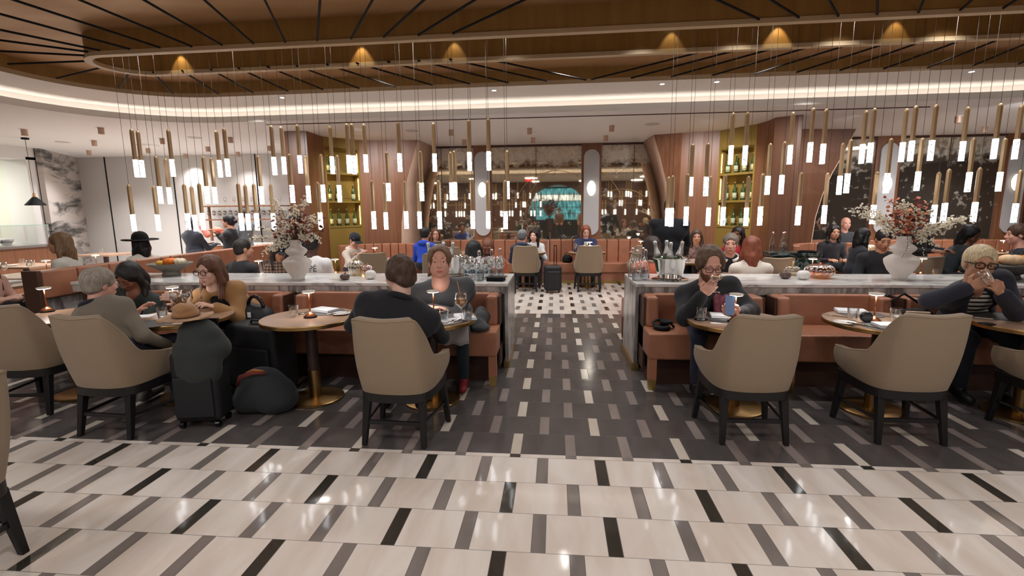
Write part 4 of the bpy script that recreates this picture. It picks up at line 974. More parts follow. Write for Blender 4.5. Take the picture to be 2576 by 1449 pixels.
for px, py, l, w in ((650, 657, 'on the table of the man in black and the woman in cap', 1), (843, 653, 'just left of the tall gold glass pumpkin', 1), (943, 624, 'on the table of the man in cream hoodie', 0), (1484, 610, 'on the table of the red haired woman', 0), (1612, 607, 'on the table at the right end of the central wall bench', 0), (1727, 622, 'behind the champagne bucket', 1), (2045, 652, 'above the large amber pumpkin', 1), (2190, 618, 'left of the dark haired man in black sweater', 0), (2320, 651, 'right of the tall white vase', 1), (2525, 606, 'near the man at the right edge', 0), (115, 656, 'beside the long haired woman in the left dining room', 0), (240, 643, 'behind the long haired woman in the left dining room', 0)):
    q = G(px, py, TZ+.219)
    lamp(q.x, q.y, 'copper table lamp ' + l, TZ, .6)
# ---- glasses and bottles
def mk_tumbler():
    t = thing('tumbler', 'x', 'glass'); MB().lathe([(0, .001), (.030, .001), (.033, .01), (.041, .105), (.0385, .105), (.031, .02), (0, .018)], n=24).build('glass', M_glass, t, smooth=40); return t
tumbler = Proto(mk_tumbler)
def mk_wine():
    t = thing('wine_glass', 'x', 'glass')
    MB().lathe([(.034, .001), (.033, .004), (.004, .009), (.0035, .085), (.012, .092), (.034, .115), (.041, .14), (.034, .205), (.0325, .205), (.039, .14), (.032, .118), (0, .096)], n=22).build('glass', M_glass_bright, t, smooth=True); return t
wine_glass = Proto(mk_wine)
def mk_swing():
    t = thing('water_bottle', 'x', 'bottle')
    MB().lathe([(0, .001), (.044, .001), (.047, .01), (.047, .12), (.042, .16), (.022, .225), (.0155, .25), (.0145, .285), (.018, .288), (.018, .30), (.012, .302)], n=24).build('glass', M_glass, t, smooth=True)
    MB().lathe([(0, .004), (.043, .004), (.0435, .10), (0, .10)], n=20).build('water', M_water, t, smooth=40)
    m_ = MB(); m_.lathe([(.013, .302), (.015, .312), (.009, .322), (0, .324)], n=14); m_.build('stopper', M_porc, t, smooth=True)
    MB().lathe([(.0155, .299), (.0165, .303), (.0155, .307)], n=14).build('seal', mat('red_rubber', (190, 60, 60), .5), t)
    m_ = MB()
    for s_ in (-1, 1): m_.tube([(s_*.019, 0, .27), (s_*.021, 0, .30), (s_*.012, 0, .318)], .0015, 5)
    m_.build('wire_clip', M_chrome, t); return t
water_bottle = Proto(mk_swing)
SG = 'wine glasses grouped on the left counter'
k = 0
for row, (py, xs) in enumerate(((703, (1178, 1200, 1222)), (698, (1168, 1189, 1211, 1233, 1256)), (693, (1176, 1198, 1219, 1242, 1262)), (689, (1184, 1207, 1229, 1251)))):
    for i, px in enumerate(xs):
        q = G(px, py, CT); wine_glass(q, 'wine glass in the left counter cluster, %s from left in the %s row' % (('first', 'second', 'third', 'fourth', 'fifth')[i], ('front', 'second', 'third', 'rear')[row]), SG)
for px, py, l in ((1207, 706, 'left'), (1238, 700, 'middle'), (1259, 697, 'right')): water_bottle(G(px, py, CT), 'swing top water bottle among the wine glasses, %s of the three' % l, 'swing top water bottles', rot=20)
for px, py, l in ((1590, 697, 'rear left of the four'), (1601, 706, 'front left of the four'), (1616, 696, 'rear right of the four'), (1622, 704, 'front right of the four')): water_bottle(G(px, py, CT), 'swing top water bottle beside the champagne bucket, ' + l, 'swing top water bottles', rot=-30)
for px, py, l in ((1951, 627, 'left'), (1967, 632, 'middle'), (1981, 627, 'right')):
    q = W(px, py, 8.2); water_bottle((q.x, 8.2 if l == 'middle' else 8.33, .93), 'swing top bottle on the dark green marble stand, %s of the three' % l, 'swing top water bottles')
t = thing('serving_tray', 'round black tray on the dark green marble stand', 'tray', (4.02, 8.2, .93)); MB().lathe([(0, 0), (.13, 0), (.15, .02), (.145, .02), (.125, .008), (0, .008)], n=28).build('tray', M_black_gloss, t)
def bucket(p, s, label):
    t = thing('ice_bucket', label, 'ice bucket', p)
    MB().lathe([(0, 0), (.155*s, 0), (.16*s, .006), (.15*s, .012), (0, .012)], n=40).build('tray', M_chrome, t, smooth=40)
    MB().lathe([(.0, .014), (.10*s, .014), (.105*s, .03), (.135*s, .21*s), (.152*s, .225*s), (.155*s, .235*s), (.148*s, .235*s), (.13*s, .21*s), (.1*s, .05)], n=44).build('bowl', M_chrome, t, smooth=True)
    for sx in (-1, 1):
        m_ = MB(); m_.tube([(sx*.142*s, -.03, .19*s), (sx*.175*s, -.03, .20*s), (sx*.185*s, 0, .20*s), (sx*.175*s, .03, .20*s), (sx*.142*s, .03, .19*s)], .009*s, 8); m_.build('handle', M_chrome, t, smooth=True)
    ice = MB(); r = random.Random(2)
    for _ in range(26):
        a, q = r.uniform(0, 6.28), .11*s*math.sqrt(r.random()); ice.obox((q*math.cos(a), q*math.sin(a), .195*s+r.uniform(-.01, .012)), Euler((r.random()*3, r.random()*3, 0)).to_matrix(), .016, .016, .016)
    o = ice.build('ice', M_water, t); o['kind'] = 'stuff'; return t
BKR = G(1680, 700, CT); BKR = Vector((BKR.x, 5.22, CT)); BKL = Vector((-1.14, 5.42, CT))
bucket(BKR, 1.18, 'polished steel ice bucket with champagne on the right counter').scale = (1, 1, .84); bucket(BKL, 1.0, 'polished steel ice bucket behind the woman in charcoal sweater')
def mk_champ():
    t = thing('champagne_bottle', 'x', 'bottle')
    MB().lathe([(0, .0), (.040, .0), (.043, .01), (.043, .13), (.038, .16)], n=18).build('glass', M_glass_green, t, smooth=True)
    MB().lathe([(.0385, .16), (.030, .195), (.019, .24), (.0165, .285), (.0195, .29), (.019, .315), (.012, .322), (0, .323)], n=18).build('foil', M_foil, t, smooth=True); return t
champ = Proto(mk_champ)
def champagne(px, py, Y, base, tilt, az, label):
    q = W(px, py, Y); o = champ((0, 0, 0), label, 'champagne bottles on ice'); ax = Vector((math.cos(az)*math.sin(tilt), math.sin(az)*math.sin(tilt), math.cos(tilt)))
    o.location = Vector((q.x, Y, q.z)) - ax*.323; o.rotation_euler = ax.to_track_quat('Z', 'Y').to_euler()
for px, py, Y, tl, az, l in ((1647, 606, 5.2, .22, 3.14, 'leftmost champagne bottle in the right ice bucket'), (1677, 604, 5.34, .10, 1.6, 'rear champagne bottle in the right ice bucket'), (1688, 609, 5.12, .08, -1.5, 'front champagne bottle in the right ice bucket'), (1718, 607, 5.24, .26, 0, 'rightmost champagne bottle, tilted outwards in the right ice bucket')): champagne(px, py, Y, BKR, tl, az, l)
for px, py, Y, tl, az, l in ((1076, 610, 5.38, .16, 3.1, 'leftmost champagne bottle in the left ice bucket'), (1097, 614, 5.5, .06, 1.5, 'second champagne bottle in the left ice bucket'), (1116, 608, 5.48, .05, .8, 'third champagne bottle in the left ice bucket'), (1140, 609, 5.40, .20, 0, 'rightmost champagne bottle with dark cap in the left ice bucket')): champagne(px, py, Y, BKL, tl, az, l)
t = thing('cutlery_caddy', 'low black caddy box near the end of the left counter', 'caddy', G(1248, 706, CT), -8)
MB().box(-.09, .09, -.06, .06, 0, .035).build('box', M_black, t, bevel=.004); MB().box(-.105, .105, -.075, .075, .034, .046).build('lid', M_black_gloss, t, bevel=.004)
# ---- place settings
def mk_fork():
    t = thing('fork', 'x', 'cutlery'); m_ = MB(); m_.tube([(0, -.10, .003), (0, .0, .004), (0, .05, .006)], [.0055, .003, .005], 6)
    m_.box(-.011, .011, .05, .068, .004, .007)
    for i in range(4): m_.box(-.011+i*.0064, -.0078+i*.0064, .066, .10, .004, .006)
    m_.build('fork_body', M_chrome, t, smooth=40); return t
def mk_knife():
    t = thing('knife', 'x', 'cutlery'); MB().tube([(0, -.11, .005), (0, 0, .005)], [.0065, .005], 8).build('knife_handle', M_chrome, t, smooth=40)
    MB().prism([(-.006, 0), (.008, 0), (.009, .07), (.002, .11), (-.006, .10)], .0035, .0055).build('blade', M_chrome, t); return t
def mk_plate():
    t = thing('side_plate', 'x', 'plate'); MB().lathe([(0, .002), (.05, .002), (.078, .012), (.080, .014), (.076, .0145), (.05, .006), (0, .006)], n=36).build('plate', M_porc, t, smooth=40); return t
def mk_napkin():
    t = thing('folded_napkin', 'x', 'napkin')
    for i in range(3): MB().box(-.075+.002*i, .075-.003*i, -.11, .11, .001+.0075*i, .0082+.0075*i).build('fold', M_linen, t, bevel=.003)
    return t
def mk_mat():
    t = thing('placemat', 'x', 'placemat'); MB().lathe([(0, 0), (.165, 0), (.166, .0015), (.165, .003), (0, .003)], n=40).build('mat', M_mat, t); return t
def mk_coaster():
    t = thing('coaster', 'x', 'coaster'); MB().lathe([(0, 0), (.052, 0), (.053, .002), (.052, .004), (0, .004)], n=30).build('coaster', M_black, t); return t
fork, knife, plate, napkin, placemat, coaster = map(Proto, (mk_fork, mk_knife, mk_plate, mk_napkin, mk_mat, mk_coaster))
def TP(px, py, z=TZ+.0005): return G(px, py, z)
z2 = TZ+.004
placemat(TP(820, 785), 'grey placemat under the napkin on the empty round table'); napkin(TP(817, 782, z2), 'folded white napkin on the empty round table', rot=70); tumbler(TP(740, 797), 'empty tumbler on the empty round table')
plate(TP(858, 791), 'white side plate with knife on the empty round table'); knife(TP(851, 788, TZ+.016), 'butter knife on the side plate of the empty round table', rot=-35); knife(TP(765, 790), 'knife beside the lamp on the empty round table', rot=-30); fork(TP(772, 786), 'fork beside the lamp on the empty round table', rot=-35)
# the couple's table
placemat(TP(1125, 800), 'dark placemat before the woman in charcoal sweater'); tumbler(TP(1117, 806), 'tall glass of water before the woman in charcoal sweater'); o = MB().lathe([(0, 0), (.031, 0), (.038, .075), (0, .075)], n=20).build('water', M_water, loc=TP(1117, 806, TZ+.016)); tag(o, 'water in the tall glass before the woman in charcoal', 'water')
napkin(TP(1170, 800), 'white napkin under the orange cocktail', rot=25)
w_ = wine_glass(TP(1161, 803, TZ+.026), 'stemmed glass of orange cocktail with a straw'); w_.scale = (1.25, 1.25, 1.05)
o = MB().lathe([(0, .10), (.03, .118), (.046, .14), (.043, .172), (0, .172)], n=20).build('orange_cocktail', M_orange_drink, loc=TP(1161, 803, TZ+.026), smooth=40); tag(o, 'orange cocktail with ice in the stemmed glass', 'drink')
q = TP(1161, 803, TZ+.026); o = MB().tube([q+Vector((.012, 0, .12)), q+Vector((-.03, .01, .31))], .004, 8).build('drinking_straw', M_cork); tag(o, 'beige straw in the orange cocktail', 'straw')
t = tumbler(TP(1177, 806), 'short rocks glass with ice beside the orange cocktail'); t.scale = (1.05, 1.05, .85)
ic = MB(); r = random.Random(9)
for _ in range(7): ic.obox(TP(1177, 806)+Vector((r.uniform(-.018, .018), r.uniform(-.018, .018), .03+r.uniform(0, .035))), Euler((r.random(), r.random(), r.random())).to_matrix(), .012, .012, .012)
o = ic.build('ice_cubes', M_water); tag(o, 'ice cubes in the short rocks glass', 'ice', kind='stuff')
t = napkin(TP(1132, 812), 'white napkin with cutlery at the edge of the couple\'s table', rot=-40); t.scale = (.75, .75, 1); fork(TP(1126, 812, TZ+.026), 'fork lying on the napkin of the couple\'s table', rot=-20); knife(TP(1140, 812, TZ+.026), 'knife lying on the napkin of the couple\'s table', rot=-30)
# the grey haired person's table
placemat(TP(380, 815), 'grey placemat before the grey haired person'); tumbler(TP(410, 803), 'tumbler of water near the tan hat'); o = MB().lathe([(0, 0), (.031, 0), (.037, .07), (0, .07)], n=20).build('water', M_water, loc=TP(410, 803, TZ+.016)); tag(o, 'water in the tumbler near the tan hat', 'water')
wine_glass(TP(443, 788), 'wine glass with red wine beside the tumbler near the tan hat'); M_wine = mat('red_wine', (40, 8, 14), .1); o = MB().lathe([(0, .098), (.028, .116), (.034, .128), (0, .128)], n=20).build('red_wine', M_wine, loc=TP(443, 788)); tag(o, 'red wine in the glass near the tan hat', 'drink')
knife(TP(432, 818), 'knife on the grey haired person\'s table', rot=-65)
t = thing('menu_sheet', 'white menu sheet on the grey haired person\'s table', 'paper', TP(352, 796), 20); MB().box(-.10, .10, -.07, .07, 0, .002).build('sheet', M_linen, t)
# the bearded man's table
placemat(TP(1830, 804), 'grey placemat before the bearded man'); t = napkin(TP(1822, 797, z2), 'rumpled white napkin before the bearded man', rot=80); coaster(TP(1763, 804), 'black coaster under the bearded man\'s glass of water'); tumbler(TP(1763, 804, TZ+.0045), 'tumbler of water on a black coaster before the bearded man')
o = MB().lathe([(0, 0), (.031, 0), (.036, .06), (0, .06)], n=20).build('water', M_water, loc=TP(1763, 804, TZ+.02)); tag(o, 'water in the bearded man\'s tumbler', 'water')
t = thing('paper_slip', 'small white paper slip before the bearded man', 'paper', TP(1808, 813), -5); MB().box(-.06, .06, -.022, .022, 0, .0015).build('sheet', M_linen, t)
# the table with two tumblers
placemat(TP(2235, 823), 'near grey placemat on the table with two empty tumblers'); placemat(TP(2165, 790), 'far grey placemat on the table with two empty tumblers'); napkin(TP(2243, 822, z2), 'white napkin on the near placemat between the two right chairs', rot=85); napkin(TP(2140, 785, z2), 'white napkin on the far placemat behind the tumbler', rot=75)
tumbler(TP(2144, 806), 'left empty tumbler on the table with black round lamp'); tumbler(TP(2251, 808), 'right empty tumbler on the table with black round lamp'); plate(TP(2124, 814), 'white side plate left of the black round lamp'); plate(TP(2278, 802), 'white side plate right of the right tumbler')
knife(TP(2132, 813, TZ+.016), 'butter knife on the left side plate', rot=40); fork(TP(2186, 822, z2), 'fork on the near placemat between the two right chairs', rot=28); knife(TP(2102, 794), 'knife at the left rim of the table with two tumblers', rot=52); fork(TP(2112, 797), 'fork at the left rim of the table with two tumblers', rot=52); fork(TP(2215, 795), 'fork right of the copper lamp on the table with two tumblers', rot=60)
t = thing('puck_speaker', 'black round puck standing on edge before the copper lamp, right table', 'speaker', TP(2178, 811)); t.location.z += .043
MB().cyl((0, -.018, 0), (0, .018, 0), .042, n=28).build('body', M_black_gloss, t, bevel=.006); MB().tube([(-.041, -.019, 0), (.041, -.019, 0)], .0022, 5).build('band', mat('grey_band', (90, 90, 92), .4), t)
placemat(TP(2490, 795), 'dark grey placemat before the person in navy blazer'); placemat(TP(2560, 797), 'dark grey placemat at the right edge of the photo'); coaster(TP(2482, 815), 'dark coaster before the person in navy blazer'); knife(TP(2450, 800), 'knife near the person in navy blazer', rot=60); fork(TP(2545, 790, z2), 'fork on the placemat at the right edge', rot=55)
# rear and left tables: a plate and a glass each, as the photo shows
for x, y, kind, l in ((-4.05, 6.62, 'p', 'on the table of the person in cap'), (-4.42, 6.62, 'n', 'on the table left of the left vase'), (-3.45, 8.75, 't', 'before the man in cream hoodie'), (-3.12, 8.78, 'p', 'before the man in cream hoodie'), (.42, 10.42, 'w', 'beside the red haired woman'), (2.5, 8.5, 'p', 'behind the champagne bucket'), (2.38, 6.62, 'w', 'before the man with white collar'), (4.83, 6.62, 't', 'right of the tall white vase'), (5.42, 8.85, 'n', 'on the table by the curved right booth'), (5.72, 8.85, 't', 'on the table by the curved right booth'),
                        (-8.14, 6.48, 'w', 'left of two on the left dining table'), (-8.10, 6.80, 'w', 'right of two on the left dining table'), (-7.62, 6.35, 'p', 'on the left dining table with wine glasses'), (-7.24, 5.82, 'n', 'on the nearest left dining table'), (-9.8, 8.1, 't', 'left of two on the far left dining table'), (-9.35, 7.9, 't', 'right of two on the far left dining table'), (-10.5, 10.4, 't', 'on the farthest left table by the marble wall'), (-9.7, 7.85, 'p', 'on the far table of the left dining room')):
    q = Vector((x, y, (.7455 if x < -7 else TZ+.001))); {'p': plate, 't': tumbler, 'w': wine_glass, 'n': napkin}[kind](q, {'p': 'white plate ', 't': 'clear tumbler ', 'w': 'stemmed wine glass ', 'n': 'folded white napkin '}[kind] + l)
# ---- stone bowls with gourds at the ends of the counters
def gourd_bowl(p, s, label, items, bowlm):
    t = thing('stone_bowl', label, 'bowl', p); MB().lathe([(0, 0), (.09*s, 0), (.10*s, .01), (.085*s, .05), (.20*s, .12), (.24*s, .15), (.235*s, .152), (.18*s, .13), (0, .11)], n=40).build('bowl', bowlm, t, smooth=40)
    for dx, dy, r, h, c, l in items:
        pumpkin(Vector(p)+Vector((dx, dy, .125*s)), r, h, 9, mat('gourd_%d_%d' % c[:2], c, .6, var=.12), M_twig, l, stem=.018)
M_stone = mat('grey_stone', (112, 106, 98), .75, var=.25, scale=14)
p = G(468, 690, CT); gourd_bowl((p.x-.1, 5.45, CT), 1.0, 'grey stone bowl of gourds on the left counter', [(.0, .0, .075, .09, (214, 110, 34), 'orange gourd in the left stone bowl'), (.10, .03, .07, .085, (220, 206, 180), 'cream gourd in the left stone bowl'), (-.09, -.04, .05, .06, (212, 160, 60), 'yellow gourd in the left stone bowl')], M_stone)
p = G(2548, 705, CT); gourd_bowl((p.x, 5.3, CT), 1.15, 'dark stone bowl of gourds at the right edge of the counter', [(-.02, -.05, .10, .11, (226, 190, 150), 'pale peach gourd in the right stone bowl'), (-.16, .0, .06, .06, (220, 130, 60), 'orange gourd in the right stone bowl'), (.13, .02, .07, .1, (214, 150, 50), 'yellow gourd in the right stone bowl')], mat('dark_stone', (58, 56, 52), .7, var=.25, scale=14))
p = G(2515, 665, TZ); t = thing('laptop', 'open laptop with bright blue screen behind the person in navy blazer', 'laptop', (p.x, 6.55, TZ), 160); MB().box(-.16, .16, -.11, .11, 0, .015).build('base', M_foil, t); o = MB().box(-.16, .16, .105, .115, .015, .22).build('lid', M_foil, t); MB().box(-.15, .15, .102, .105, .025, .21).build('screen', mat('laptop_screen', (90, 140, 255), .3, emit=1.2), t)
# ---- kitchen
for i, (px, py) in enumerate(((48, 624), (65, 622), (82, 620), (98, 618), (112, 616))):
    q = W(px, py, 9.6 - i*.0); o = thing('white_bowl', 'white bowl on the kitchen counter, %s from left' % ('first', 'second', 'third', 'fourth', 'fifth')[i], 'bowl', (-11.95+.0*i, 8.6+.26*i, 1.0), 0, 'white bowls on the kitchen counter')
    MB().lathe([(0, 0), (.07, 0), (.125, .09), (.13, .14), (.122, .14), (.11, .09), (0, .015)], n=24).build('bowl', M_porc, o, smooth=True)
t = thing('kitchen_counter', 'long steel kitchen pass counter under the tiled opening', 'counter', (-11.6, 7.1, 0)); MB().box(-.6, .35, -3.1, 3.0, .95, 1.0).build('worktop', mat('brushed_steel', (170, 172, 174), .3, 1), t); MB().box(-.05, .3, -3.1, 3.0, 0, .95).build('front', M_walnut, t)
t = thing('sneeze_guard', 'long clear glass sneeze guard on the kitchen pass', 'glass guard', (-11.35, 7.1, 1.0)); MB().box(-.006, .006, -3.0, 2.95, .02, .42).build('pane', M_glass, t); MB().box(-.008, .008, -3.0, 2.95, .42, .43).build('edge', mat('glass_edge', (150, 205, 190), .2), t)
for y in (-2.9, 0, 2.9): MB().cyl((0, y, 0), (0, y, .42), .012, n=8).build('post', M_chrome, t)
for i in range(3):
    o = thing('herb_pot', 'grey pot of green herbs behind the white bowls, %s' % ('left', 'middle', 'right')[i], 'plant', (-12.1, 8.75+.35*i, 1.0)); MB().lathe([(0, 0), (.06, 0), (.075, .13), (.07, .13), (0, .12)], n=16).build('pot', M_stone, o)
    m_ = MB(); r = random.Random(i)
    for _ in range(24): a, u = r.uniform(0, 6.28), r.random(); m_.tube([(0, 0, .12), (.03*math.cos(a)*u, .03*math.sin(a)*u, .2), (.08*math.cos(a)*u, .08*math.sin(a)*u, .2+.1*r.random())], [.004, .008, .002], 4)
    m_.build('herb_leaves', mat('herb_green', (70, 84, 50), .7), o)
# ---- open shelf rack with glasses and server station at the back left
q = W(510, 517, 11.7); q1 = W(712, 517, 11.7)
t = thing('glass_rack', 'open walnut rack with rows of hanging glasses on the grey back wall', 'shelf', (q.x, 11.75, 0)); Lr = q1.x-q.x
z1, z2_, = W(600, 517, 11.7).z, W(600, 551, 11.7).z
for z in (z1, z2_): MB().box(0, Lr, -.18, .18, z-.03, z).build('shelf_board', M_walnut, t)
for x in (.12, Lr*.5, Lr-.12): MB().box(x-.025, x+.025, -.02, .02, .95, z1).build('post', M_walnut, t)
gl = MB()
t2 = thing('server_station', 'walnut server station with white top below the glass rack', 'counter', (q.x+.05, 11.3, 0)); MB().box(0, Lr+.4, -.3, .3, .88, .92).build('top', M_marble, t2); MB().box(.02, Lr+.38, -.28, .28, 0, .88).build('body', M_walnut, t2)
for i in range(4): MB().box(.05+i*.45, .45+i*.45, -.29, -.28, .68, .85).build('drawer', M_walnut, t2)
for j, (z, nm) in enumerate(((z1-.24, 'hanging from the upper board'), (z2_+.001, 'standing on the lower board'), (z1+.001, 'standing on top'))):
    n = 14 if j < 2 else 9
    for i in range(n):
        x = q.x+.1+(Lr-.2)*i/(n-1)
        o = wine_glass((x, 11.75, z), 'clear glass on the walnut rack at the back left, ' + nm, 'glasses of the back left rack, ' + nm)
        if j == 0: o.rotation_euler = (math.pi, 0, 0); o.location.z = z1-.031
# ---- luggage in front
def rbox(nm, x, y, z, m, par, c=(0, 0, 0), b=.03, seg=3): return MB().box(c[0]-x/2, c[0]+x/2, c[1]-y/2, c[1]+y/2, c[2], c[2]+z).build(nm, m, par, bevel=b, seg=seg)
def blob_part(nm, prims, m, par, vox=.014, k=.04, wob=.004, wf=26, sub=()):
    V, F = sdf_mesh(prims, vox, k, sub, .01, wob, wf); return np_obj(nm, [(V, F, 0)], [m], par)
# ================================================================== PEOPLE
def A3(v): return np.array(tuple(v), dtype=np.float32)
def cap(a, b, ra, rb=None): return ('c', A3(a), A3(b), ra, ra if rb is None else rb)
def elp(c, r, R=None): return ('e', A3(c), A3(r), None if R is None else np.array(R, dtype=np.float32))
def prim_d(p, Q):
    if p[0] == 'c':
        _, a, b, ra, rb = p; ba = b-a; pa = Q-a; L = float(ba @ ba)+1e-9
        h = np.clip((pa @ ba)/L, 0, 1); d = pa - h[..., None]*ba
        return np.sqrt((d*d).sum(-1)) - (ra+(rb-ra)*h)
    _, c, r, R = p; q = Q-c
    if R is not None: q = q @ R          # columns of R are the ellipsoid's axes
    q1 = q/r; k0 = np.sqrt((q1*q1).sum(-1))+1e-6; q2 = q1/r; k1 = np.sqrt((q2*q2).sum(-1))+1e-6
    return k0*(k0-1)/k1
def bounds(p):
    if p[0] == 'c': r = max(p[3], p[4]); return np.minimum(p[1], p[2])-r, np.maximum(p[1], p[2])+r
    r = float(p[2].max()); return p[1]-r, p[1]+r
def sdf_mesh(prims, vox, k=.02, sub=(), ks=.008, wob=0, wf=60):
    lo = np.min([bounds(p)[0] for p in prims], 0)-vox*2-wob; hi = np.max([bounds(p)[1] for p in prims], 0)+vox*2+wob
    n = np.maximum(4, np.ceil((hi-lo)/vox).astype(int)+1)
    g = np.stack(np.meshgrid(*[lo[i]+vox*np.arange(n[i], dtype=np.float32) for i in range(3)], indexing='ij'), -1).astype(np.float32)
    f = np.full(g.shape[:3], 9., np.float32)
    for p in prims:
        b0, b1 = bounds(p); m = k+vox*3+wob
        i0 = np.clip(np.floor((b0-m-lo)/vox).astype(int), 0, n-1); i1 = np.clip(np.ceil((b1+m-lo)/vox).astype(int)+1, 1, n)
        sl = tuple(slice(a, b) for a, b in zip(i0, i1))
        d = prim_d(p, g[sl]); fo = f[sl]; h = np.maximum(k-np.abs(fo-d), 0)/k; f[sl] = np.minimum(fo, d)-h*h*k*.25
    if wob: f += wob*np.sin(g[..., 0]*wf)*np.sin(g[..., 1]*wf*1.1+1)*np.sin(g[..., 2]*wf*.6+2)
    for p in sub:
        d = -prim_d(p, g); h = np.maximum(ks-np.abs(f-d), 0)/ks; f = np.maximum(f, d)+h*h*ks*.25
    return surface_nets(f, lo, vox)
def surface_nets(f, lo, vox):
    nx, ny, nz = f.shape; ins = f < 0
    c = [(i, j, k) for i in (0, 1) for j in (0, 1) for k in (0, 1)]
    cs = sum(ins[i:nx-1+i, j:ny-1+j, k:nz-1+k].astype(np.int8) for i, j, k in c)
    act = (cs > 0) & (cs < 8); idx = np.argwhere(act)
    if len(idx) == 0: return np.zeros((0, 3)), []
    num = np.full(act.shape, -1, np.int64); num[tuple(idx.T)] = np.arange(len(idx))
    acc = np.zeros((len(idx), 3)); cnt = np.zeros(len(idx))
    for ax in range(3):
        for u in (0, 1):
            for v in (0, 1):
                o = [0, 0, 0]; o[(ax+1) % 3] = u; o[(ax+2) % 3] = v; o2 = list(o); o2[ax] = 1
                a = f[tuple((idx+o).T)]; b = f[tuple((idx+o2).T)]; m = (a < 0) != (b < 0)
                t = np.where(m, a/(a-b+1e-12*(a == b)), 0); p = idx + np.array(o, float); p[:, ax] += t
                acc[m] += p[m]; cnt[m] += 1
    V = lo + vox*(acc/np.maximum(cnt, 1)[:, None]); F = []
    for ax in range(3):
        a1, a2 = (ax+1) % 3, (ax+2) % 3
        s0 = [slice(None)]*3; s1 = [slice(None)]*3; s0[ax] = slice(0, -1); s1[ax] = slice(1, None)
        A_, B_ = ins[tuple(s0)], ins[tuple(s1)]; e = np.argwhere(A_ != B_)
        e = e[(e[:, a1] > 0) & (e[:, a2] > 0) & (e[:, a1] < f.shape[a1]-1) & (e[:, a2] < f.shape[a2]-1)]
        d1 = np.zeros(3, int); d1[a1] = 1; d2 = np.zeros(3, int); d2[a2] = 1
        q = np.stack([num[tuple((e-d1-d2).T)], num[tuple((e-d2).T)], num[tuple(e.T)], num[tuple((e-d1).T)]], 1)
        fl = A_[tuple(e.T)]; q[~fl] = q[~fl][:, ::-1]; F.append(q)
    return V, np.concatenate(F)
def np_obj(name, chunks, mats, parent, smooth=True):
    """chunks: list of (V, F, material index or per-face array)"""
    vs, fs, ms = [], [], []; o = 0
    for V, F, mi in chunks:
        if len(V) == 0: continue
        vs.append(np.asarray(V, float)); fs += [tuple(int(i)+o for i in q) for q in F]; o += len(V)
        ms += ([mi]*len(F) if isinstance(mi, int) else list(mi))
    me = bpy.data.meshes.new(name); me.from_pydata(np.concatenate(vs).tolist(), [], fs)
    for m in mats: me.materials.append(m)
    if len(mats) > 1: me.polygons.foreach_set('material_index', ms)
    if smooth: me.polygons.foreach_set('use_smooth', [True]*len(me.polygons))
    me.update(); ob = bpy.data.objects.new(name, me); return link(ob, parent)
def mb_chunk(m, mi=0): return (np.array([tuple(v) for v in m.v]), m.f, mi)
def fwd(a): return Vector((math.sin(RAD(a)), math.cos(RAD(a)), 0))
LODS = {2: (.012, .0034, .0036), 1: (.02, .0058, .0062), 0: (.026, .0085, .0085)}
SKIN = {'fair': (230, 186, 166), 'pink': (222, 166, 146), 'tan': (192, 140, 112), 'brown': (120, 76, 56), 'deep': (78, 50, 40)}
def hair_mat(c): return mat('hair_%d_%d_%d' % c, c, .5, var=.35, scale=40, stretch=(2, 2, .35), bump=.5, bscale=140)
def cloth_mat(c): return mat('cloth_%d_%d_%d' % c, c, .85, var=.10, scale=7, bump=.2, bscale=160, sheen=.1)
def hand_prims(w, d, n, side, curl, s=1):
    w, d, n = Vector(w), Vector(d).normalized(), Vector(n); n = (n - d*n.dot(d)).normalized(); t = -side*n.cross(d)
    P = [elp(w+d*.052*s, (.043*s, .052*s, .0165*s), [[t[i], d[i], n[i]] for i in range(3)]), cap(w-d*.03*s, w+d*.02*s, .026*s, .024*s)]
    for i, L in enumerate((.074, .082, .075, .058)):
        p = w + d*.088*s + t*(.031-.0205*i)*s - d*(.004*abs(i-1))*s; a = 0
        for q, (seg, bend) in enumerate(((.46, .45), (.30, .95), (.24, .7))):
            a += curl*bend; dr = d*math.cos(a) + n*math.sin(a) + t*(.05*(1.5-i))*(1-curl*.5); dr.normalize(); p2 = p+dr*L*seg*s*1.0
            P.append(cap(p, p2, (.0098-.0008*q)*s, (.0090-.0010*q)*s)); p = p2
    p = w + d*.025*s + t*.034*s; dr = (t*.75 + d*.62 + n*.35).normalized(); p2 = p+dr*.038*s; P.append(cap(p, p2, .0135*s, .0115*s))
    dr = (t*.25*(1-curl) + d*.8 + n*(.25+.5*curl)).normalized(); p3 = p2+dr*.034*s; P.append(cap(p2, p3, .011*s, .0085*s))
    return P
def ik(S_, T_, l1, l2, pole):
    S_, T_ = Vector(S_), Vector(T_); d = T_-S_; L = d.length
    if L > (l1+l2)*.985: k = L/((l1+l2)*.985); l1 *= k; l2 *= k
    u = d.normalized(); x = (l1*l1-l2*l2+L*L)/(2*L); h = math.sqrt(max(l1*l1-x*x, 1e-6)); p = Vector(pole); p = (p-u*p.dot(u)).normalized()
    return S_+u*x+p*h
